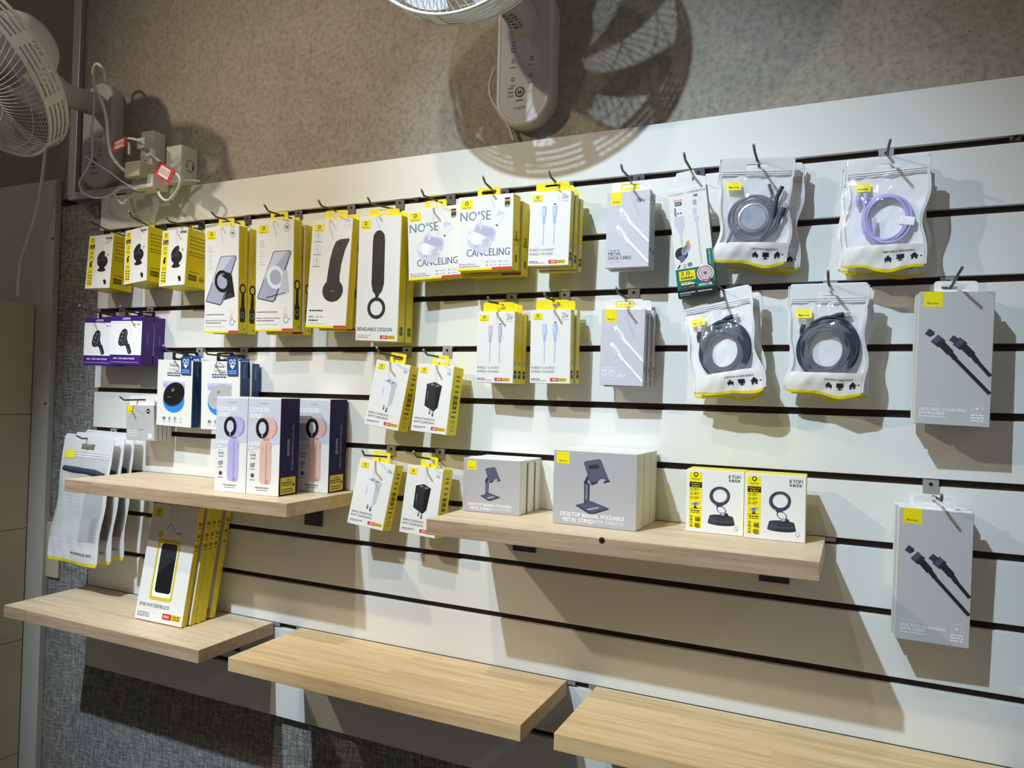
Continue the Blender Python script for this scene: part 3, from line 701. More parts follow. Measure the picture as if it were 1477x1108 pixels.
a.text('磁', .205, .79, .08, 'black', .095, .03, align='c').text('吸', .205, .895, .08, 'black', .095, .03, align='c')
for i, ch in enumerate('车载支架'): a.text(ch, .095, .755+i*.05, .04, 'ink', .05, .01, align='c')
a.part('product_picture').ell(.62, .83, .235, .034, 'ink').poly([(.415, .72), (.825, .72), (.855, .83), (.385, .83)], 'charcoal').poly([(.43, .735), (.56, .735), (.53, .855), (.4, .84)], 'gund').ell(.62, .718, .205, .028, 'gund').ell(.62, .716, .17, .02, 'charcoal').line([(.405, .775), (.5, .795), (.62, .8), (.74, .795), (.835, .775)], .0012, 'gun')
a.ring(.62, .615, .09, .055, .2, 'gund', .5).rr(.6, .66, .74, .72, .002, 'ink').rr(.61, .65, .68, .7, .002, 'silverd')
a.ring(.59, .395, .175, .145, .3, 'gun', -.3).ring(.6, .39, .165, .14, .12, 'charcoal', -.3).ring(.585, .4, .178, .15, .06, 'ink', -.3).rr(.52, .52, .65, .56, .002, 'gund', -.2)
a.part('lettering').text('昔', .73, .085, .055, 'ink', .04, .01).text('TOP1', .785, .085, .055, 'ink', .16, .015).text('车载支架', .735, .145, .045, 'ink', .2, .015)
a.cring(.88, .88, .032, .15, 'grey').rect(.865, .915, .895, .922, 'grey')
tp = top_art(W, H, D); tp.part('top_print').rect(0, .42, 1, .44, 'gold')
finish('ring_box', carton(W, H, D, 'white_card', 'yellow_card'), [a, tp])

# --- waterproof pouch boxes (big, thin)
W, H, D = .14, .248, .0135
a = front_art(W, H)
brand(a, .04, .035, .25, .115)
a.part('product_picture').line([(.42, .0), (.42, .1), (.45, .17)], .0012, 'gold').line([(.53, .0), (.53, .1), (.46, .17)], .0012, 'gold').line([(.36, .21), (.455, .17), (.55, .21)], .0015, 'ink')
a.circ(.27, .26, .055, 'gold').rr(.24, .3, .72, .82, .008, 'gold').rr(.285, .34, .68, .79, .005, 'white').rr(.33, .335, .665, .755, .007, 'black').rr(.34, .342, .655, .748, .006, 'ink').poly([(.34, .748), (.34, .6), (.655, .45), (.655, .748)], 'black')
a.part('lettering').scribble(.6, .7, .24, .012, 'ink').text('IPX8 WATERPROOF', .06, .868, .032, 'ink', .64, .012)
for v in (.935, .95, .965): a.scribble(.05, .3, v, .009, 'grey')
a.rect(.58, .915, .77, .965, 'red').rect(.77, .915, .96, .965, 'gold').text('IPX8', .61, .94, .018, 'white', .1, .02).scribble(.8, .93, .93, .012, 'olive').scribble(.8, .93, .95, .012, 'olive')
r = right_art(W, H, D); r.part('side_print')
for v in (.14, .24, .33): r.circ(.5, v, .28, 'ink').circ(.5, v, .13, 'gold').scribble(.2, .8, v+.035, .008, 'olive')
finish('pouch_box', carton(W, H, D, 'white_card', 'yellow_card'), [a, r])

# ------------------------------------------------------------------ the setting
FZ = -1.75
def slab(name, x0, x1, y0, y1, z0, z1, m, parent=None, bev=0):
    mb = MB(); mb.box(((x0+x1)/2, (y0+y1)/2, (z0+z1)/2), (x1-x0, y1-y0, z1-z0), m, bev=bev)
    return mb.build(name, parent)
structure(slab('wall_back', -.115, 3.2, .018, .12, .08, 1.6, 'mottled_wallpaper'))
structure(slab('wall_lower', -.185, 3.2, .018, .12, FZ, .08, 'woven_fabric'))
structure(slab('wall_left', -1.4, -.115, .0181, .12, .1, 1.6, 'brown_paint'))
structure(slab('wall_left', -1.4, -.185, .0181, .12, FZ, .1, 'brown_paint'))
structure(slab('floor', -1.4, 3.2, -3.4, .12, FZ-.05, FZ, 'floor_grey'))
structure(slab('trim_1', -.135, -.105, .004, .018, .1, 1.6, 'aluminium', bev=.002))
structure(slab('trim_2', -.125, .21, .0, .018, .0885, .1085, 'aluminium', bev=.002))

p = thing('wall_board', 'tall white board screwed flat to the wall at the far left, behind the beige cabinet', 'board', (-.6, .0, FZ))
slab('panel', -1.2, -.176, .001, .0175, FZ, .15, 'board_white', None, .0015).parent = p
for o in [q for q in bpy.data.objects if q.name.startswith('panel')]: o.location = -p.location
for px, py in ((76, 344), (65, 582)):
    q = at(px, py, 0); mb = MB(); mb.lathe([(.004, -.0005), (.0035, .001)], 'dark_shaded_steel', 12, Matrix.Translation((q.x, .001, q.z)) @ Matrix.Rotation(PI/2, 4, 'X')); o = mb.build('screw', p); o.location = -p.location

def rooted(root, *objs):
    for o in objs: o.parent = root; o.location = -V(root.location)
    return root

c = thing('storage_cabinet', 'beige cabinet of stacked panels at the left edge, in front of the white board', 'cabinet', (-.55, -.3, FZ))
zs = [FZ, -1.378, -1.078, -.781, -.478, -.181]
rooted(c, slab('carcass', -.88, -.246, -.55, -.003, FZ, -.184, 'cabinet_beige'))
for i in range(5): rooted(c, slab('panel', -.246, -.243, -.55, -.002, zs[i]+.0018, zs[i+1]-.0012, 'cabinet_beige', None, .0008))
pl = thing('wall_plate', 'beige cover plate low on the woven wall beside the white board', 'cover plate', (-.165, .018, -.84))
rooted(pl, slab('plate', -.2, -.128, .011, .0178, -.905, -.76, 'cabinet_beige', None, .003))

sw = thing('slatwall_panel', 'large white slatwall panel with dark grooves mounted on the wall', 'slatwall', (1.2, .018, -1.1))
SX0, SX1 = .006, 2.45
rooted(sw, slab('backing', SX0+.001, SX1, .009, .0178, -1.1, .084, 'groove_brown'))
tops = [.0845]+[-.1*k-.0112 for k in range(11)]
for k in range(12):
    z1 = tops[k]; z0 = -.1*k if k < 11 else -1.101
    rooted(sw, slab('slat', SX0, SX1, 0, .0095, z0, z1, 'slat_white', None, .0008))
for px, py in ((1466, 199), (600, 284), (190, 622), (162, 442), (172, 337)):
    q = at(px, py, .0); mb = MB(); mb.lathe([(.0085, 0), (.0085, .003), (.006, .0045), (.0025, .0045), (.0025, .003), (0, .003)], 'screw_brown', 20, Matrix.Translation((q.x, .0055, q.z)) @ Matrix.Rotation(PI/2, 4, 'X'))
    rooted(sw, mb.build('screw'))

# ------------------------------------------------------------------ shelves
def shelf(x0, x1, z, m, label, brx, th=.026, y0=-.206, group='wooden shelves on the slatwall'):
    s = thing('wooden_shelf', label, 'shelf', ((x0+x1)/2, -.003, z-th), group=group)
    mb = MB(); mb.box((0, (y0+.003)/2, th/2), (x1-x0, -y0-.003, th), m, bev=.0012)
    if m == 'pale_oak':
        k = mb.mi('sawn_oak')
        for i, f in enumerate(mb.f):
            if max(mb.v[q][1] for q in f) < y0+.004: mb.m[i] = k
    o = mb.build('board', s)
    for bx in brx:
        mb = MB(); lx = bx-(x0+x1)/2
        mb.box((lx, -.075, -.0022), (.045, .146, .0035), 'dark_shaded_steel', bev=.0006); mb.box((lx, -.0005, -.0275), (.046, .003, .054), 'dark_shaded_steel', bev=.0006)  # plates carry the under-shelf shadow in their dark colour
        mb.box((lx, -.125, -.0048), (.022, .04, .0025), 'steel', bev=.0004)
        for k in (-.012, .012): mb.lathe([(.004, 0), (.003, -.002)], 'steel', 10, Matrix.Translation((lx+k, -.1, -.004)))
        mb.build('bracket', s)
    # metal lip hooked into the groove behind the board
    mb = MB(); mb.box((0, .0025, th-.004), (x1-x0+.03, .0016, .006), 'steel', bev=.0003); mb.build('groove_rail', s)
    return s
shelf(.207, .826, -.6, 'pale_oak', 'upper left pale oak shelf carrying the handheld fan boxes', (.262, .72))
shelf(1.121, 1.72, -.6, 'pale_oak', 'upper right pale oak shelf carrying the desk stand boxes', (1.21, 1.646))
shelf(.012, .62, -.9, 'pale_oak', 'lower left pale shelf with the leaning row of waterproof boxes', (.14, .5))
q = at(868, 780, -.2063); mb = MB(); mb.lathe([(.0052, 0), (.0045, .0006), (.002, .0003), (0, .0003)], 'groove_brown', 14, Matrix.Translation((q.x-1.4205, -.2057+.003, q.z+.626)) @ Matrix.Rotation(PI/2, 4, 'X'))
mb.build('knot', [o for o in bpy.data.objects if o.name == 'wooden_shelf.001'][0])
shelf(.696, 1.3, -.9, 'yellow_pine', 'empty yellow pine shelf in the middle of the bottom row', (.8, 1.2))
shelf(1.355, 1.96, -.9, 'yellow_pine', 'empty yellow pine shelf at the bottom right corner', (1.46, 1.85))

# ------------------------------------------------------------------ hooks
def hook(x, g, bend, tip, what):
    zg = -.1*(g-1)
    b_ = at(*bend, -.085); t_ = at(*tip, -.107)
    r = thing('display_hook', 'bent steel display hook carrying '+what, 'hook', (x, 0, zg-.024), group='steel display hooks on the slatwall')
    O = V(r.location)
    cm = 'dark_shaded_steel' if g == 1 and x < 1.7 else 'steel'  # top row clips coloured dark for the dim ceiling they reflect
    mb = MB(); mb.box((0, -.0012, .012), (.021, .002, .021), cm, bev=.0004); mb.box((0, .003, .0212), (.02, .007, .0016), cm); mb.box((0, .0065, .0222), (.02, .0014, .003), cm)
    mb.lathe([(.0026, 0), (.0026, .0008)], 'groove_black', 10, Matrix.Translation((0, -.0022, .016)) @ Matrix.Rotation(PI/2, 4, 'X')); mb.build('clip', r)
    pts = [V((0, -.001, 0)), V((0, -.004, 0))]
    B = V(b_)-O; T_ = V(t_)-O
    pts += [V((0, 0, 0)).lerp(B, .5)+V((0, 0, .0)), B+V((0, 0, 0))+(V((0, 0, 0))-B).normalized()*.005, B, B+(T_-B).normalized()*.005, T_]
    mb = MB(); mb.tube(pts, .002, 'hook_steel', 8); mb.build('rod', r)
    return r

# ------------------------------------------------------------------ hanging cartons
def stack(k, pose, offs, name, labels, group, cat='box'):
    """pose = x, y, z, yaw, pitch, roll of the front carton; offs = shifts of those hanging behind it"""
    x, y, z, yw, pi_, ro = pose
    for i, (o, lb) in enumerate(zip([(0, 0, 0, 0)]+offs, labels)):
        put(k, x+o[0], y+o[1], z+o[2], yw+o[3], pi_*(1 if i == 0 else .5), ro*(1 if i == 0 else .6), name, lb, cat, group)
G = 'yellow sided cube boxes on the top row'
put('cube_box', .0975, -.0651, -.0963, 1.6, -2.9, .6, 'mount_box', 'leftmost yellow sided cube box hanging on the top row', 'box', G)
put('cube_box', .2247, -.0655, -.0882, -3.9, -2.8, -4.4, 'mount_box', 'yellow sided cube box hanging between two others, tilted slightly', 'box', G)
put('cube_box', .3483, -.0651, -.0997, -1.8, -3.1, -.9, 'mount_box', 'yellow sided cube box hanging beside the black phone stand box', 'box', G)
G = 'tall phone stand boxes'
stack('stand_black', (.4948, -.0620, -.1565, .2, 2.6, .9), [(.0, .029, 0, 0)], 'phone_stand_box', ['tall white box picturing a phone on a black ring stand', 'rear tall box behind the black ring stand box'], G)
stack('stand_silver', (.6470, -.0640, -.1545, 2.0, 2.2, .5), [(.003, .031, -.005, -1)], 'phone_stand_box', ['tall white box picturing a phone on a silver ring stand', 'rear tall box hanging lower behind the silver ring stand box'], G)
G = 'tall phone holder boxes'
stack('arm_box', (.7872, -.0604, -.1549, .2, -1, 2.0), [(.012, .026, -.004, 0)], 'phone_holder_box', ['tall cream box picturing a curved dark arm with round disc', 'rear tall box mostly hidden behind the curved arm box'], G)
stack('strap_box', (.9088, -.0620, -.1719, .2, 2.6, 2.2), [(.0, .028, 0, 0)], 'phone_holder_box', ['tall white box reading bendable design with black strap and ring', 'rear box directly behind the bendable strap box'], G)
G = 'white earbud boxes'
stack('earbud_box', (1.0283, -.0548, -.1079, 2.0, 1.8, -2.1), [], 'earbud_box', ['earbud box hanging lower, left of its twin and right of the bendable strap box'], G)
stack('earbud_box', (1.1450, -.0700, -.0994, -.1, 1.4, .5), [(.003, .034, -.006, 0)], 'earbud_box', ['front earbud box hanging left of the blue cable box', 'rear earbud box showing only its yellow side and foot'], G)
G = 'slim white cable boxes with yellow sides'
stack('lucent_blue', (1.2726, -.0749, -.1020, .6, 1.2, 1.5), [(.002, .019, -.002, 0), (.004, .038, -.005, 0)], 'cable_box', ['front blue cable box on the top row, right of the earbud boxes', 'middle box of the blue cable stack on the top row', 'rearmost box of the blue cable stack on the top row'], G)
stack('lucent_purple', (1.1667, -.0598, -.3070, -1.5, 1.6, 1.2), [(.0, .018, .0, 0), (.001, .036, 0, 0)], 'cable_box', ['front white box with purple cable picture, second row', 'middle box behind the purple cable box', 'rearmost box behind the purple cable box'], G)
stack('lucent_blue', (1.2737, -.0599, -.3061, -.2, 1.6, .1), [(.003, .022, .001, 0)], 'cable_box', ['front blue cable box on the second row, right of the purple cable box', 'rear box behind the second row blue cable box'], G)
G = 'grey cable boxes with white tabs'
stack('metal_dark', (1.4067, -.0552, -.1087, -1, 1.0, .4), [(.0, .019, -.001, 0)], 'cable_box', ['front lavender grey cable box with dark lettering, top row', 'rear grey cable box behind the dark lettered one'], G)
stack('metal_pale', (1.4019, -.0550, -.3076, 2.0, .8, 1.0), [(.002, .0185, -.002, 0), (.006, .036, .002, 0)], 'cable_box', ['front lavender grey cable box with white lettering, second row', 'middle grey cable box behind the white lettered one', 'rearmost grey cable box behind the white lettered one'], G)
put('teal_box', 1.515, -.058, -.137, 0, 2.5, -6.5, 'cable_box', 'narrow white cable box with teal foot and round seal, tilted', 'box', 'single cable boxes')
G = 'tall grey charging cable boxes at the right edge'
stack('grey_cable', (1.8827, -.0603, -.3250, 1.6, -1.0, 1.5), [(-.002, .026, .0, 0)], 'cable_box', ['front tall grey cable box at the right edge, upper of two', 'box hidden behind the upper tall grey cable box'], G)
stack('grey_cable', (1.8625, -.0600, -.6323, 1.9, 2.0, .8), [(-.003, .026, .0005, 0)], 'cable_box', ['front tall grey cable box at the right edge, lower of two', 'box showing its white rim behind the lower tall grey cable box'], G)
G = 'wall charger boxes'
put('charger_white', .9367, -.0600, -.3983, 1.6, -4.9, 8.1, 'charger_box', 'tilted box picturing a white wall charger, upper pair', 'box', G)
put('charger_black', 1.0380, -.0599, -.4033, -1.6, -4.0, 3.9, 'charger_box', 'box picturing a black wall charger, upper pair', 'box', G)
put('charger_white', .9062, -.0601, -.5923, 7.1, -7.1, 7.4, 'charger_box', 'tilted box picturing a white wall charger, lower pair', 'box', G)
put('charger_black', 1.0201, -.0600, -.5963, -.1, -5.4, 3.7, 'charger_box', 'box picturing a black wall charger, lower pair, overlapped by the shelf corner', 'box', G)
G = 'wireless charger boxes with blue sides'
stack('puck_black', (.3602, -.0601, -.4083, -.1, 1.4, 1.5), [(.0, .028, .001, 0)], 'wireless_charger_box', ['white box with blue side picturing a black round charger', 'box behind the black round charger box, its blue sticker showing'], G)
stack('puck_white', (.5007, -.0600, -.4102, 1.6, 1.0, -.5), [(.004, .029, -.003, 0)], 'wireless_charger_box', ['white box with blue side picturing a grey round charger', 'rear box showing only its blue side behind the grey round charger box'], G)
G = 'purple car charger boxes'
put('purple_box', .0905, -.0540, -.2890, .3, .1, .9, 'car_charger_box', 'purple and white car charger box, left one of the row', 'box', G)
stack('purple_box', (.1985, -.0640, -.2878, .3, .1, .9), [(.0, .034, 0, 0)], 'car_charger_box', ['purple and white car charger box in front, right one of the row', 'rear car charger box showing only its purple side'], G)
stack('small_box', (.2517, -.0600, -.4793, .3, 2.2, -1.2), [(0, .0125, .0, 0), (.0, .025, .001, 0), (.001, .0375, .0, 0)], 'accessory_box', ['small squarish grey box hanging below the purple boxes', 'second of the small grey boxes behind the front one', 'third of the small grey boxes behind the front one', 'rearmost of the small grey boxes against the wall'], 'small grey boxes')

HK = [(.11, 1, (150, 330), (131, 320), 'the leftmost yellow cube box'), (.236, 1, (191.4, 313.8), (186, 305), 'the middle yellow cube box'), (.362, 1, (244.4, 319.5), (239.4, 313.4), 'the third yellow cube box'),
      (.505, 1, (311, 312.7), (304, 305), 'the black ring stand boxes'), (.652, 1, (387, 304.7), (381, 295), 'the silver ring stand boxes'), (.793, 1, (463.8, 297.2), (459, 288.2), 'the curved arm boxes'), (.914, 1, (535, 293.8), (530, 284.4), 'the bendable strap boxes'),
      (1.032, 1, (611.6, 282.4), (607.6, 273), 'the left earbud box'), (1.148, 1, (700, 264), (696.3, 254), 'the right earbud boxes'), (1.277, 1, (794.5, 255.4), (791.8, 246.2), 'the top row blue cable boxes'),
      (1.409, 1, (898, 246), (896, 238), 'the dark lettered grey cable boxes'), (1.512, 1, (988.5, 231), (986.6, 220.7), 'the teal footed cable box'), (1.614, 1, (1088.5, 218), (1087, 208.7), 'the dark round charger pouches'), (1.795, 1, (1282, 211), (1284.3, 202), 'the lilac cable pouches'),
      (1.17, 3, (705.7, 435.4), (703.7, 428.7), 'the purple cable boxes'), (1.276, 3, (788, 429.3), (785, 423.2), 'the second row blue cable boxes'), (1.405, 3, (891.6, 423.2), (889, 414.5), 'the white lettered grey cable boxes'),
      (1.572, 3, (1030, 407), (1023.7, 401), 'the tilted dark cable pouches'), (1.72, 3, (1194.6, 401), (1194.5, 391), 'the upright dark cable pouches'), (1.88, 3, (1382, 396), (1388, 386), 'the upper tall grey cable boxes'),
      (.941, 4, (548, 509.6), (543.3, 501), 'the upper white charger box'), (1.034, 4, (616.4, 511.8), (610.8, 504.5), 'the upper black charger box'), (.91, 6, (525.8, 657), (522.2, 649.4), 'the lower white charger box'), (1.024, 6, (601.3, 659.2), (596.3, 651.6), 'the lower black charger box'),
      (1.862, 6, (1358, 722), (1358.5, 714), 'the lower tall grey cable boxes'), (.1, 3, (121.4, 446.5), (114.7, 440.2), 'the left purple box'), (.2, 3, (179, 448), (173.3, 441.3), 'the right purple boxes'),
      (.37, 4, (241, 505.6), (235.4, 498.4), 'the black round charger boxes'), (.507, 4, (299.6, 511.2), (295.1, 505.6), 'the grey round charger boxes'), (.255, 5, (179, 577.2), (172.4, 572.2), 'the small grey boxes'), (.085, 6, (118.4, 632.7), (110, 628.3), 'the long waterproof pouches')]
for h in HK: hook(*h)

# ------------------------------------------------------------------ cartons standing on the shelves
def stand(k, xl, yl, xr, yr, w, h, z, name, label, group):
    """front lower edge runs from (xl, yl) towards (xr, yr)"""
    yaw = math.atan2(yr-yl, xr-xl); cx = xl+math.cos(yaw)*w/2; cy = yl+math.sin(yaw)*w/2
    return put(k, cx, cy, z+h/2+.0004, math.degrees(yaw), 0, 0, name, label, 'box', group)
G = 'handheld fan boxes on the upper left shelf'
stand('fan_lilac', .5985, -.161, .677, -.1565, .0785, .1895, -.6, 'fan_box', 'white box picturing a lilac handheld fan, leftmost on its shelf', G)
stand('fan_pink', .6785, -.157, .758, -.153, .0785, .1895, -.6, 'fan_box', 'white and navy box picturing a pink handheld fan, in front', G)
stand('fan_pink', .7235, -.0645, .803, -.062, .0785, .1895, -.6, 'fan_box', 'white and navy box picturing a pink handheld fan, set back near the shelf end', G)
G = 'small desk stand boxes'
for i, lb in enumerate(('front small grey desk stand box on the upper right shelf', 'middle small desk stand box, second from the front', 'rear small desk stand box against the slatwall')):
    stand('stand_small', 1.13, -.0985+.0333*i-.001, 1.239, -.0935+.0335*i, .109, .0935, -.6, 'desk_stand_box', lb, G)
G = 'large desk stand boxes'
for i, lb in enumerate(('front large grey tablet stand box in the middle of the shelf', 'middle large tablet stand box, second from the front', 'rear large tablet stand box against the slatwall')):
    stand('stand_tablet', 1.3125, -.1265+.0422*i, 1.453, -.1290+.0422*i, .1405, .1195, -.6, 'desk_stand_box', lb, G)
G = 'magnetic ring mount boxes'
stand('ring_box', 1.5195, -.0785, 1.607, -.0775, .087, .098, -.6, 'ring_mount_box', 'left one of two white and yellow ring mount boxes', G)
stand('ring_box', 1.608, -.0835, 1.695, -.0815, .087, .098, -.6, 'ring_mount_box', 'right one of two white and yellow ring mount boxes', G)
G = 'waterproof pouch boxes leaning in a row'
ln = math.radians(9.5)
for i, lb in enumerate(('frontmost white box picturing a phone in a yellow pouch, leaning', 'second box of the leaning yellow row', 'third box of the leaning yellow row', 'fourth box of the leaning yellow row', 'rearmost box of the leaning yellow row')):
    yb = -.1325+(0, .0205, .0355, .0505, .077)[i]; zc = .124*math.cos(ln)
    put('pouch_box', .417+(0, .003, .003, .002, .001)[i], yb+.124*math.sin(ln), -.9+zc+.0025, .7*(i == 0), -9.5, 0, 'waterproof_pouch_box', lb, 'box', G)

# ------------------------------------------------------------------ zip pouches
def pouch_kind(k, w, h, bulge, seed, bottom=.80, long=False):
    rnd = random.Random(seed)
    ph = [rnd.uniform(0, 6.28) for _ in range(8)]
    NX, NZ = 30, 44
    def thick(u, v):
        g = 0 if v < .17 else min(1, (v-.17)/.22)
        if v > .82: g *= max(.0, (1-v)/.18)**.7
        e = max(0, math.sin(PI*min(max(u, 0), 1)))**.6
        wr = .0016*math.sin(9*u+14*v+ph[0])*math.sin(17*v-5*u+ph[1])+.0009*math.sin(31*u+ph[2]+11*v)*math.sin(23*v+ph[3])
        return .0006+e*(bulge*g+wr*(1 if v > .17 else .2))
    def xy(u, v):
        ex = .003*math.sin(7*v+ph[4])*(v > .2)+.0022*math.sin(15*v+ph[5])*(v > .2)
        x = (u-.5)*(w - .006*math.sin(PI*min(1, max(0, (v-.2)/.7)))) + ex*(abs(u-.5)*2)
        z = (.5-v)*h + (.3 if long else 1)*(.004*math.sin(5*u+ph[6])+.002*math.sin(11*u+ph[7]))*max(0, v-.8)/.2
        # rounded corners
        cu = min(u, 1-u)*w
        if cu < .007:
            q = .007-math.sqrt(max(0, .007**2-(.007-cu)**2))
            if v == 0: z -= q
            if v == 1: z += q
        return x, z
    us = [i/NX for i in range(NX+1)]; us = sorted(set(us+[.04, .96]))
    vs = [i/NZ for i in range(NZ+1)]; vs = sorted(set(vs+[.976, bottom, .18]))
    def surf(front):
        mb = MB(); pts = []
        for v in vs:
            for u in us:
                x, z = xy(u, v); t = thick(u, v); pts.append((x, -t if front else t*.45+.0003, z))
        n = len(us); fs = {}
        for j in range(len(vs)-1):
            for i in range(n-1):
                uc, vc = (us[i]+us[i+1])/2, (vs[j]+vs[j+1])/2
                if abs(uc-.5) < .135 and .062 < vc < .108: continue
                if vc > .976: m = 'yellow_card'
                elif front and (vc < .18 or uc < .04 or uc > .96): m = 'frosted_film'
                elif front and vc > bottom: m = 'frosted_film' if long else 'white_card'
                elif front: m = 'hazy_film' if long else 'clear_film'
                else: m = 'back_film'
                fs.setdefault(m, []).append([j*n+i, (j+1)*n+i, (j+1)*n+i+1, j*n+i+1])
        for m, f in fs.items():
            used = sorted({q for a in f for q in a}); mp = {q: a for a, q in enumerate(used)}
            mb.add([pts[q] for q in used], [[mp[q] for q in a] for a in f], m, True)
        return mb
    f, b_ = surf(True), surf(False)
    zipm = MB()
    for v in (.135, .155, .172): zipm.tube([(xy(u, v)[0], -thick(u, v)-.0006, xy(u, v)[1]) for u in us[2:-2]], .0007 if v > .14 else .0005, 'frosted_film', 5)
    rims = []
    for ue in (.005, .995):
        rim = MB(); rim.tube([(xy(ue, v)[0], -.0004, xy(ue, v)[1]) for v in vs[1:-2]], .0009, 'white_card', 5); rims.append(rim)
    def place(x, z, e):
        u, v = x/w, z/h
        px, pz = xy(u, v); return (px, -(thick(u, v)+.0004+e), pz)
    a = Art(w, h, place)
    if not long:
        a.part('brand_patch')
        for i in range(5): a.rect(.11+i*.04, .235, .15+i*.04+.0005, .312, 'yellow')
        a.part('brand_patch').text('Baseus', .21, .285, .017, 'ink', .13, .02, align='c')
        a.part('printed_icons').text('EVERYONE IS USING BASEUS', .5, .855, .014, 'ink', .36, .015)
        a.rr(.52, .895, .6, .92, .001, 'ink').poly([(.54, .897), (.55, .88), (.57, .88), (.58, .897)], 'ink').rect(.525, .915, .54, .93, 'ink').rect(.58, .915, .595, .93, 'ink')
        a.rect(.66, .88, .745, .915, 'ink').rect(.69, .915, .715, .925, 'ink').rect(.675, .924, .73, .93, 'ink')
        a.poly([(.81, .905), (.86, .872), (.91, .905)], 'ink').rect(.825, .9, .85, .93, 'ink').rect(.87, .9, .895, .93, 'ink').rect(.845, .9, .875, .915, 'ink').circ(.935, .905, .01, 'ink')
    else:
        a.part('brand_patch')
        for i in range(4): a.poly([(.05+i*.055, .125), (.04+i*.055, .19), (.096+i*.055, .19), (.106+i*.055, .125)], 'yellow')
        a.text('baseus', .06, .178, .012, 'olive', .1)
        a.part('lettering').text('WATERPROOF BAG', .5, .915, .022, 'ink', .4, .02)
        for i in range(16): a.rect(.84, .63+i*.0115, .93, .633+i*.0115, 'grey')
    kind(k, [('pouch_front', f.mesh('pouch_front')), ('pouch_back', b_.mesh('pouch_back')), ('zip_strip', zipm.mesh('zip_strip'))]+[('welded_edge', q.mesh('welded_edge')) for q in rims]+a.meshes())
    return xy
for i in range(3): pouch_kind('pouch_%d' % i, .1125, .1675, .0092, 11+i)
pouch_kind('pouch_long', .178, .302, .014, 5, .82, True)

def coil(mb, cx, cz, rx, rz, n, m, r, y=0, seed=1, spread=.004):
    rnd = random.Random(seed)
    for k in range(n):
        ox, oz = rnd.uniform(-spread, spread), rnd.uniform(-spread, spread); s = 1+rnd.uniform(-.1, .1); yy = y+(k % 2-.5)*r*1.6
        mb.tube([(cx+ox+rx*s*math.cos(q), yy+.0008*math.sin(3*q+k), cz+oz+rz*s*math.sin(q)) for q in [2*PI*i/40 for i in range(40)]], r, m, 8, True)
def plug(mb, p, d, m='plug_silver', mc='cable_lilac', L=.016, r=.0035):
    p = V(p); d = V(d).normalized(); q = d.to_track_quat('Z', 'X').to_matrix().to_4x4(); T = Matrix.Translation(p) @ q
    mb.lathe([(r*.45, -.008), (r*.8, -.002), (r, 0), (r, L*.6), (r*.9, L*.62)], mc, 14, T); mb.box((0, 0, L*.62+.004), (r*1.7, r*.7, .008), m, T, .0005)
def inside(root, name, label, cat, group, fill):
    t = thing(name, label, cat, root.location, root.rotation_euler, group)
    for n_, mb in fill().items(): mb.build(n_, t)
    return t
def pouches(k0, pose, offs, labels, group):
    out = []
    for i, (o, lb) in enumerate(zip([(0, 0, 0, 0, 0)]+offs, labels)):
        out.append(put('pouch_%d' % ((k0+i) % 3), pose[0]+o[0], pose[1]+o[1], pose[2]+o[2], pose[3]*(.85**i), pose[4]*(.9**i), pose[5]+o[4], 'cable_pouch', lb, 'pouch', group))
    return out
def fill_lilac():
    c = MB(); coil(c, .004, -.012, .029, .034, 6, 'cable_lilac', .0019, -.0035, 3, .003)
    c.tube([(-.03, -.004, .022), (-.024, -.004, .0), (-.026, -.004, -.03), (-.006, -.004, -.046), (.02, -.004, -.044)], .0019, 'cable_lilac', 8)
    pl_ = MB(); plug(pl_, (-.036, -.003, .018), (0, 0, 1)); plug(pl_, (-.026, -.0035, .02), (0, 0, 1)); plug(pl_, (-.012, -.0035, -.026), (-.1, 0, 1))
    st = MB(); st.box((.032, -.0045, -.012), (.02, .007, .013), 'ink_white', Matrix.Rotation(.15, 4, 'Y'), .002)
    return {'cable': c, 'plug': pl_, 'strap': st}
def fill_dark(seed):
    def f():
        c = MB(); coil(c, .002, -.014, .036, .04, 9, 'cable_navy', .0026, -.003, seed, .004); coil(c, .002, -.014, .028, .031, 7, 'cable_navy', .0024, -.003, seed+9, .004)
        c.tube([(-.03, -.005, .004), (-.02, -.005, .025), (.0, -.005, .032), (.02, -.005, .034)], .0022, 'cable_navy', 8)
        pl_ = MB(); plug(pl_, (.014, -.005, .035), (1, 0, .15), mc='cable_navy', r=.0038); plug(pl_, (-.034, -.005, .012), (.2, 0, 1), mc='cable_navy', r=.0038)
        return {'cable': c, 'plug': pl_}
    return f
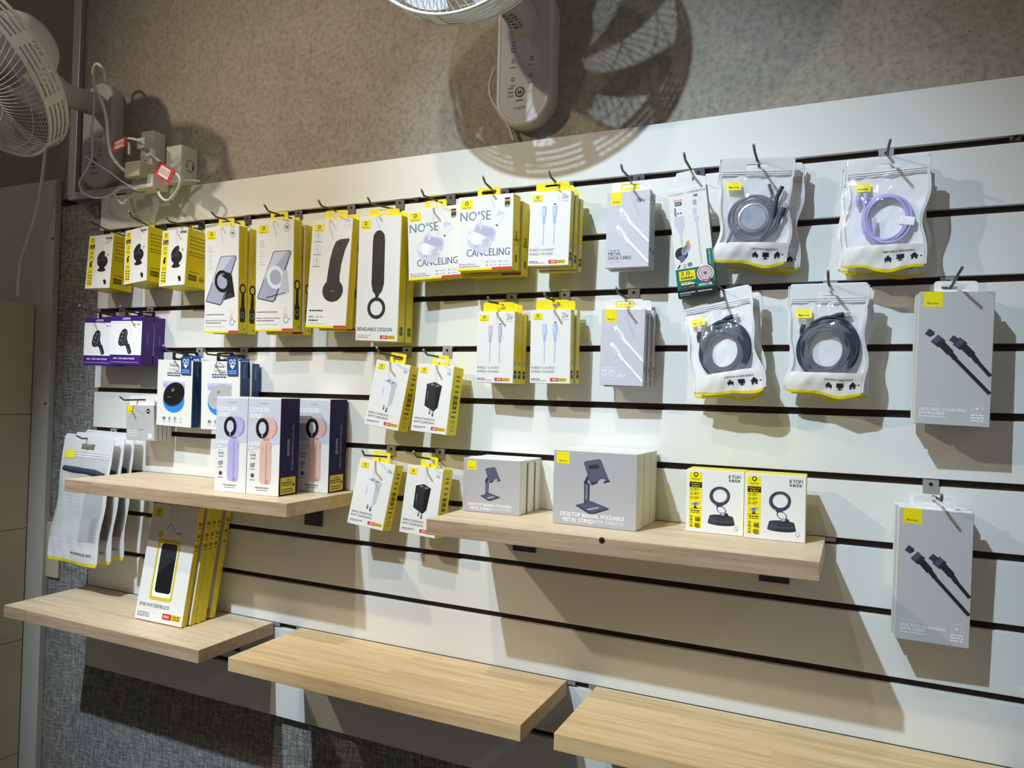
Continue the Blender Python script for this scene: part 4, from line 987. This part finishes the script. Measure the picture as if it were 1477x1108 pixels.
def fill_watch():
    c = MB(); T = Matrix.Translation((.0, -.001, -.012)) @ Matrix.Rotation(PI/2, 4, 'X')
    p_ = MB(); p_.lathe([(.021, -.001), (.0235, .001), (.0235, .0055), (.0225, .0068), (.0205, .0074)], 'plug_silver', 40, T, False); p_.lathe([(.0205, .0074), (.0195, .0072), (.019, .0078)], 'cable_slate', 40, T, False); p_.lathe([(.019, .0078), (.0, .0078)], 'puck_silver', 40, T, False)
    c.lathe([(.0238, .0015), (.026, .003), (.026, .005), (.0238, .006)], 'cable_slate', 40, T)
    coil(c, .0, -.012, .031, .031, 3, 'cable_slate', .0022, -.0025, 5, .003)
    c.tube([(.018, -.004, .004), (.026, -.004, .022), (.02, -.004, .04)], .0024, 'cable_slate', 8)
    c.tube([(-.036, -.004, -.052), (-.03, -.004, -.03), (-.022, -.004, -.018)], .003, 'cable_slate', 8)
    c.tube([(.008, -.005, -.05), (.022, -.005, -.032), (.03, -.006, -.008), (.033, -.006, .02), (.04, -.006, .036)], .0032, 'cable_navy', 8)
    c.tube([(.012, -.004, -.05), (.034, -.004, -.03), (.042, -.005, -.006)], .0022, 'cable_navy', 8); plug(c, (.042, -.005, -.006), (.25, 0, 1), mc='cable_navy')
    return {'cable': c, 'charging_disc': p_}
G = 'clear zip pouches of cables'
q = pouches(0, (1.6087, -.0502, -.0929, 6.7, 3, 2.5), [(.014, .0205, -.007, 0, -1.5), (.012, .0385, -.003, 0, 2)], ['clear zip pouch with round watch charging disc, in front on the top row', 'second pouch behind the watch charging disc pouch', 'rearmost pouch behind the watch charging disc pouch'], G)
inside(q[0], 'charging_cable', 'dark charging cable with silver round disc inside the front pouch', 'cable', None, fill_watch)
q = pouches(1, (1.7930, -.0496, -.1101, -4.8, -3, 1.0), [(-.006, .0205, -.006, 0, 1), (.004, .0385, -.005, 0, -1)], ['clear zip pouch with lilac cable, in front at the upper right', 'second pouch behind the lilac cable pouch', 'rearmost pouch behind the lilac cable pouch'], G)
inside(q[0], 'coiled_cable', 'coiled lilac cable inside the upper right pouch', 'cable', None, fill_lilac)
q = pouches(2, (1.5640, -.0502, -.2990, -7, -5, -9.5), [(.006, .022, -.006, 0, 5)], ['tilted clear zip pouch with dark coiled cable, left on the second row', 'rear pouch behind the tilted dark cable pouch'], G)
inside(q[0], 'coiled_cable', 'coiled dark navy cable inside the tilted pouch', 'cable', None, fill_dark(4))
q = pouches(0, (1.7173, -.0498, -.2957, -5.1, 3, 1.3), [(.005, .022, -.004, 0, 1)], ['upright clear zip pouch with dark coiled cable, right on the second row', 'rear pouch behind the upright dark cable pouch'], G)
inside(q[0], 'coiled_cable', 'coiled dark navy cable inside the upright pouch', 'cable', None, fill_dark(23))
G = 'long waterproof pouches at the left end'
for i, lb in enumerate(('front long waterproof pouch with yellow hem at the left end', 'middle long waterproof pouch at the left end', 'rear long waterproof pouch at the left end')):
    t = put('pouch_long', .091+(0, .007, .012)[i], -.086+.026*i, -.666+(0, .003, .008)[i], 0, -6+1.5*i, 1.0, 'waterproof_pouch', lb, 'pouch', G)
    def fill():
        s = MB(); s.tube([(-.07, -.002, .068), (-.03, -.003, .066), (.04, -.003, .064), (.075, -.003, .06)], [.007, .0085, .009, .006], 'cable_navy', 12)
        s.tube([(.075, -.003, .06), (.08, -.001, .045), (.06, 0, .03)], .003, 'cable_navy', 8)
        b_ = MB(); b_.box((.045, .002, -.03), (.07, .003, .16), 'cable_slate', bev=.001)
        c_ = MB(); c_.box((-.03, .001, -.035), (.09, .0006, .14), 'white_card')
        for k in range(6): c_.box((-.03+.003*(k % 2), .0005, .02-.008*k), (.05, .0004, .0016), 'ink_grey')
        y_ = MB(); y_.box((-.025, .002, .04), (.05, .002, .022), 'yellow_card')
        return {'strap': s, 'phone_case': b_, 'leaflet': c_, 'float': y_}
    inside(t, 'folded_strap', ('folded dark strap, leaflet and case inside the front waterproof pouch', 'folded strap set inside the middle waterproof pouch', 'folded strap set inside the rear waterproof pouch')[i], 'strap set', 'strap sets in the waterproof pouches', fill)

# ------------------------------------------------------------------ wall fans
def wall_fan(label, bx, bz0, bz1, centre, az, el, neck, seed_rot, R):
    root = thing('wall_fan', label, 'fan', (bx, .018, bz0), group='white wall fans')
    O = V(root.location)
    def part(n_, mb): o = mb.build(n_, root); o.location = -O; return o
    # base plate: stadium with a rounded front
    w, h = .117, bz1-bz0; cz = (bz0+bz1)/2
    mb = MB(); lay = []
    for y, k in ((.0175, 0), (.01, 0), (-.007, .0006), (-.0115, .0025), (-.0136, .006), (-.014, .0105), (-.0132, .0118), (-.0136, .013)):
        lay.append([(bx+x, y, cz+z) for x, z in rrect(w-2*k, h-2*k, (w-2*k)/2*.98, 14)])
    n = len(lay[0])
    mb.add([p_ for l in lay for p_ in l], [[i*n+j, i*n+(j+1) % n, (i+1)*n+(j+1) % n, (i+1)*n+j] for i in range(len(lay)-1) for j in range(n)], 'fan_grey', True)
    mb.add(lay[-1], [list(range(n))[::-1]], 'fan_grey'); part('base_plate', mb)
    a = Art(w-.04, .15, lambda x, z, e: (bx-w/2+.02+x, -.0139-e, bz0+.165-z)); a.part('control_panel')
    a.circ(.42, .66, .13, 'ink').cring(.42, .66, .085, .25, 'silver').rect(.41, .6, .43, .66, 'silver').scribble(.32, .52, .765, .02, 'ink').text('CHIMEI', .43, .86, .035, 'grey', .34, .02, align='c')
    a.rect(.45, .03, .58, .16, 'shade')
    for u, v in ((.2, .2), (.2, .43), (.68, .2), (.68, .42)): a.cring(u+.03, v+.06, .05, .35, 'ink').scribble(u-.05, u+.1, v+.14, .02, 'grey').circ(u-.08, v+.08, .012, 'white')
    for k in range(4): a.scribble(.16, .3, .02+.04*k, .015, 'grey'); a.circ(.78, .58+.05*k, .012, 'grey')
    for k in range(3): a.scribble(.1, .25, .6+.05*k, .022, 'grey')
    for n_, mb in a.groups.items(): part(n_, mb)
    # neck
    mb = MB(); P = [V(x) for x in neck]; mb.tube([P[0].lerp(P[1], t) for t in (0, .1, .9)]+P[1:], [.03, .028, .0265]+[.026]*(len(P)-1), 'fan_grey', 24); part('neck', mb)
    d = (P[1]-P[0]).normalized(); q_ = d.to_track_quat('Z', 'Y').to_matrix().to_4x4()
    mb = MB(); T = Matrix.Translation(P[0].lerp(P[1], .45)) @ q_
    L = (P[1]-P[0]).length*.22
    for k in range(12):
        a0, a1 = -2.6+k*.13, -2.6+(k+1)*.13
        mb.add([(.0288*math.cos(a0), .0288*math.sin(a0), -L), (.0288*math.cos(a1), .0288*math.sin(a1), -L), (.028*math.cos(a1), .028*math.sin(a1), L), (.028*math.cos(a0), .028*math.sin(a0), L)], [[0, 1, 2, 3]], 'ink_shade', False, T)
        if 1 < k < 11:
            for t in (-.7, -.35, .0, .3, .6):
                if (k*7+int(t*10)) % 4: mb.add([(.0292*math.cos(a0), .0292*math.sin(a0), L*t), (.0292*math.cos(a1-.03), .0292*math.sin(a1-.03), L*t), (.0292*math.cos(a1-.03), .0292*math.sin(a1-.03), L*(t+.14)), (.0292*math.cos(a0), .0292*math.sin(a0), L*(t+.14))], [[0, 1, 2, 3]], 'ink_ink', False, T)
    part('rating_sticker', mb)
    # head frame: local z looks the way the fan blows
    nrm = V((math.sin(az)*math.cos(el), -math.cos(az)*math.cos(el), math.sin(el)))
    xa = nrm.cross(V((0, 0, 1))).normalized(); ya = xa.cross(nrm).normalized()*-1
    ya = nrm.cross(xa)
    T = Matrix(((xa.x, ya.x, nrm.x, centre[0]), (xa.y, ya.y, nrm.y, centre[1]), (xa.z, ya.z, nrm.z, centre[2]), (0, 0, 0, 1)))
    mb = MB(); mb.lathe([(.02, -.04), (.066, -.042), (.076, -.055), (.078, -.1), (.074, -.13), (.06, -.152), (.03, -.163), (0, -.164)], 'fan_white', 40, T); mb.lathe([(.0775, -.088), (.0788, -.09), (.0778, -.092)], 'fan_grey', 40, T, False); part('motor_housing', mb)
    # slotted outer band
    mb = MB(); NA = 120; rows = 9; hw = .025; zz = [-hw]
    for i in range(rows): zz.append(zz[-1]+(.0062 if i % 2 == 0 else .0048))
    zz = [-hw+(q-zz[0])*2*hw/(zz[-1]-zz[0]) for q in zz]
    for rr_, fl in ((R, False), (R-.0025, True)):
        vs = []; fs = []
        for i in range(rows+1):
            for j in range(NA):
                q = 2*PI*j/NA; vs.append((rr_*math.cos(q), rr_*math.sin(q), zz[i]))
        for i in range(rows):
            for j in range(NA):
                if i % 2 == 1 and (j % 12) > 1: continue
                fs.append([i*NA+j, i*NA+(j+1) % NA, (i+1)*NA+(j+1) % NA, (i+1)*NA+j])
        mb.add(vs, fs, 'fan_white', True, T)
    for z, r_ in ((hw, .003), (-hw, .003)):
        mb.tube([((R-.001)*math.cos(2*PI*j/96), (R-.001)*math.sin(2*PI*j/96), z) for j in range(96)], r_, 'fan_white', 8, True, T)
    part('outer_band', mb)
    def grille(sgn, count, r_in, zc, tw):
        g = MB()
        for k in range(count):
            q0 = 2*PI*k/count; pts = []
            for i in range(10):
                t = i/9; r_ = r_in+(R-.003-r_in)*t; q = q0+tw*t
                z = sgn*(hw+(zc-hw)*(1-t**2.6)) if t < 1 else sgn*hw
                pts.append((r_*math.cos(q), r_*math.sin(q), z))
            g.tube(pts, .00085, 'fan_white', 4, False, T, False)
        for r_ in ((.11, .17) if sgn > 0 else (.12, .175)):
            t = (r_-r_in)/(R-.003-r_in); z = sgn*(hw+(zc-hw)*(1-t**2.6))
            g.tube([(r_*math.cos(2*PI*j/64), r_*math.sin(2*PI*j/64), z-sgn*.0012) for j in range(64)], .0011, 'fan_white', 4, True, T)
        return g
    g = grille(1, 96, .042, .062, .5); part('front_grille', g)
    mb = MB(); mb.lathe([(.046, .056), (.047, .062), (.043, .067), (.0, .0695)], 'fan_white', 40, T); mb.lathe([(.03, .0692), (.029, .0702), (.0, .0705)], 'fan_grey', 40, T); part('grille_badge', mb)
    part('rear_grille', grille(-1, 80, .06, .036, -.3))
    mb = MB(); mb.lathe([(.012, -.03), (.034, -.022), (.036, .02), (.03, .03), (0, .034)], 'fan_blade', 32, T); part('hub', mb)
    for k in range(7):
        b_ = MB(); q0 = seed_rot+2*PI*k/7; nr, nc = 9, 10; top = []
        for i in range(nr+1):
            t = i/nr; r_ = .03+(.196-.03)*t; span = math.radians(32+10*math.sin(PI*min(1, t*.75)))
            pit = math.radians(34-14*t); lead = q0+.55*t
            for j in range(nc+1):
                s_ = j/nc-.5; ang = lead+s_*span
                top.append((r_*math.cos(ang), r_*math.sin(ang), s_*span*r_*math.tan(pit)*.75))
        n1 = nc+1; fs = [[i*n1+j, i*n1+j+1, (i+1)*n1+j+1, (i+1)*n1+j] for i in range(nr) for j in range(nc)]
        b_.add(top, fs, 'fan_blade', True, T); b_.add([(x, y, z-.0016) for x, y, z in top], [f[::-1] for f in fs], 'fan_blade', True, T)
        part('blade', b_)
    mb = MB(); q = -PI/2+.2; mb.lathe([(.008, -.004), (.009, 0), (.006, .006), (0, .0065)], 'fan_white', 16, T @ Matrix.Translation(((R+.004)*math.cos(q), (R+.004)*math.sin(q), -.02))); mb.lathe([(.003, .006), (.0028, .0075)], 'ink_ink', 10, T @ Matrix.Translation(((R+.004)*math.cos(q), (R+.004)*math.sin(q), -.02))); part('rim_clip', mb)
    return root
wall_fan('white wall fan above the middle of the slatwall, casting its round shadow', 1.187, .108, .375, (1.17, -.235, .427), 0, -.12, [(1.188, .0, .30), (1.176, -.088, .335), (1.172, -.115, .41)], .58, .208)
wall_fan('white wall fan at the upper left corner, tilted down over the cabinet', -.002, .108, .376, (.014, -.299, .298), -.127, -.74, [(-.002, .0, .318), (.03, -.12, .30), (.033, -.165, .32), (.03, -.185, .37)], .1, .2)

# ------------------------------------------------------------------ sockets, adapters and cords above the left end
def smooth(pts, k=6):
    P = [V(p_) for p_ in pts]; out = []
    for i in range(len(P)-1):
        a0, a1, a2, a3 = P[max(i-1, 0)], P[i], P[i+1], P[min(i+2, len(P)-1)]
        for j in range(k):
            t = j/k; out.append(.5*((2*a1)+(a2-a0)*t+(2*a0-5*a1+4*a2-a3)*t*t+(3*a1-a0-3*a2+a3)*t**3))
    return out+[P[-1]]
def cord(mb, px, y, r, m): 
    ys = y if isinstance(y, list) else [y]*len(px)
    mb.tube(smooth([at(a_, b_, q) for (a_, b_), q in zip(px, ys)]), r, m, 8)
t = thing('power_strip', 'white upright multi socket adapter on top of the slatwall left end', 'socket', at(215, 262, -.03), group='power fittings')
o0 = V(t.location)
c0 = at(210.5, 228, -.022)
mb = MB(); mb.box((c0.x, -.0025, c0.z+.002), (.042, .039, .128), 'plastic_white', bev=.004); o = mb.build('body', t); o.location = -o0
for k in (.036, .0, -.036):
    mb = MB(); mb.box((c0.x, -.0222, c0.z+k), (.026, .001, .024), 'fan_grey', bev=.0003)
    for s in (-.006, .006): mb.box((c0.x+s, -.0228, c0.z+k+.003), (.002, .0008, .008), 'socket_dark')
    mb.box((c0.x, -.0228, c0.z+k-.006), (.004, .0008, .004), 'socket_dark'); o = mb.build('socket', t); o.location = -o0
c1 = at(250, 237, -.032)
t = thing('adapter_box', 'white boxy adapter with round vent right of the multi socket adapter', 'adapter', (c1.x, -.0075, c1.z-.045), group='power fittings')
o0 = V(t.location)
mb = MB(); mb.box((c1.x, -.0075, c1.z), (.05, .049, .088), 'plastic_white', bev=.002); o = mb.build('body', t); o.location = -o0
a = Art(.045, .088, lambda x, z, e: (c1.x+.025+e, -.031+x, c1.z+.044-z)); a.part('vent')
for k in range(7):
    q = k*2*PI/7; a.line([(.55+.2*math.cos(q+dq), .5+.16*math.sin(q+dq)) for dq in (0, .2, .4, .6)], .004, 'grey')
a.rect(.72, .46, .8, .6, 'ink')
for n_, mb in a.groups.items(): o = mb.build(n_, t); o.location = -o0
def corded(name, label, px, y, r, m, extra=None, cat='cord', group='cords by the left fan'):
    p0 = at(*px[0], y[0] if isinstance(y, list) else y)
    t = thing(name, label, cat, p0, group=group); o0 = V(t.location)
    mb = MB(); cord(mb, px, y, r, m); o = mb.build('cable', t); o.location = -o0
    for n_, mb in (extra or {}).items(): o = mb.build(n_, t); o.location = -o0
    return t
def C6(*pts): return [(90+x/5.038, 80+y/5.038) for x, y in pts]
def tag_mesh(cx, cy, y, w, h, rot):
    c_ = at(90+cx/5.038, 80+cy/5.038, y); T = Matrix.Translation(c_) @ Matrix.Rotation(rot, 4, 'Y')
    mb = MB(); mb.prism(rrect(w, h, .002), -.0006, .0006, 'ink_red', T); mb.prism(rrect(w*.62, h*.66, .001), -.0009, -.0006, 'ink_white', T)
    for k in range(6): mb.box((-w*.24+k*w*.095, -.001, (k % 2)*.001), (w*.03, .0003, h*.42), 'ink_red', T)
    return mb
def plug_mesh(cx, cy, y, m, d=(.035, .03, .028)):
    c_ = at(90+cx/5.038, 80+cy/5.038, y); mb = MB(); mb.box(tuple(c_), d, m, bev=.004); return mb
ya = [-.075, -.07, -.07, -.065, -.065, -.07, -.075, -.085, -.09, -.09]
corded('mains_lead', 'thick white looped cord hanging over the left fan base, ending in a beige plug', C6((310, 200), (300, 110), (255, 62), (225, 110), (235, 230), (290, 350), (322, 480), (335, 640), (365, 740), (440, 830), (500, 850)), ya+[-.09], .0038, 'cord_white', {'plug': plug_mesh(560, 842, -.085, 'cord_beige', (.05, .04, .036))})
corded('thin_cord', 'thin white cord looping around the left fan base', C6((235, 240), (228, 400), (215, 560), (214, 740), (150, 870), (122, 930), (150, 1000), (240, 1035), (340, 1018), (420, 972), (560, 968)), -.07, .0024, 'cord_white')
corded('thin_cord', 'thin straight white cord crossing the left fan base to the cord bundle', C6((165, 735), (330, 840), (440, 920), (540, 975)), -.085, .0016, 'cord_white')
corded('mains_lead', 'white cord with red striped tag plugged into the top socket', C6((485, 720), (480, 640), (430, 645), (480, 605), (560, 622), (600, 645)), -.085, .003, 'cord_white', {'plug': plug_mesh(605, 650, -.07, 'fan_grey', (.026, .028, .026)), 'tag': tag_mesh(415, 645, -.09, .048, .024, -.18)})
corded('mains_lead', 'white cord with red striped tag looping over the slatwall top edge', C6((615, 700), (720, 780), (800, 850), (840, 870), (856, 920), (822, 1000), (760, 1055), (712, 1022), (702, 975), (760, 935), (900, 912), (1000, 915)), [-.065, -.075, -.08, -.085, -.085, -.08, -.075, -.07, -.06, -.045, -.02, -.008], .003, 'cord_white', {'plug': plug_mesh(640, 712, -.062, 'plastic_white', (.02, .014, .02)), 'tag': tag_mesh(742, 850, -.088, .056, .034, .5)})
b_ = C6((380, 1010), (400, 965), (470, 965), (520, 985), (470, 1050), (440, 1078), (395, 1040), (380, 1000), (450, 950), (560, 960), (600, 1000), (560, 990), (480, 1000), (460, 1060))
corded('cord_bundle', 'bundle of tied white cord resting on the aluminium trim', b_, -.06, .003, 'cord_white')
corded('plug_adapter', 'pale plug with cord lying below the multi socket adapter', C6((480, 960), (540, 945), (570, 930)), -.07, .004, 'cord_white', {'plug': plug_mesh(640, 935, -.06, 'cord_white', (.07, .045, .032))}, cat='plug')
corded('hanging_cord', 'white cord hanging from the left fan down to the beige cabinet', [(66, 214), (62, 250), (54, 300), (40, 345), (30, 375), (26, 410), (26, 428)], -.03, .0042, 'cord_white')
corded('thin_cord', 'thin grey cord behind the middle fan base running down to the slatwall', [(714, 100), (707, 118), (708, 140), (722, 165), (735, 185), (741, 203)], .006, .0028, 'fan_grey')

# ------------------------------------------------------------------ lights
def spot(name, loc, target, power, color, angle, blend, r=.035):
    l = bpy.data.lights.new(name, 'SPOT'); l.energy = power; l.color = color; l.spot_size = math.radians(angle); l.spot_blend = blend; l.shadow_soft_size = r
    o = bpy.data.objects.new(name, l); COL.objects.link(o); o.location = loc
    o.rotation_euler = (V(target)-V(loc)).to_track_quat('-Z', 'Y').to_euler()
    return o
spot('track_spot_cool', (.5, -2.42, 2.12), (1.47, 0, -.44), 550, (.66, .84, 1.0), 26, 1.0, .03)
spot('track_spot_cool', (.44, -2.42, 2.12), (.36, 0, -.85), 570, (.72, .87, 1.0), 22, 1.0, .03)
spot('track_spot_warm', (-.72, -1.9, 1.2), (.98, 0, -.12), 128, (1, .84, .62), 50, 1.0, .04)
spot('track_spot_far', (4.0, -2.2, 1.5), (1.1, 0, -.45), 18, (1, .95, .88), 36, 1.0, .04)
spot('track_spot_centre', (.75, -2.0, 2.6), (.85, 0, -.7), 150, (1, .88, .70), 36, 1.0, .05)
w = bpy.data.worlds.new('world'); w.use_nodes = True; sc.world = w
w.node_tree.nodes['Background'].inputs[0].default_value = (.80, .76, .70, 1); w.node_tree.nodes['Background'].inputs[1].default_value = .16
sc.view_settings.view_transform = 'Standard'; sc.view_settings.look = 'None'; sc.view_settings.exposure = 0; sc.view_settings.gamma = 1
sc.view_settings.use_curve_mapping = False
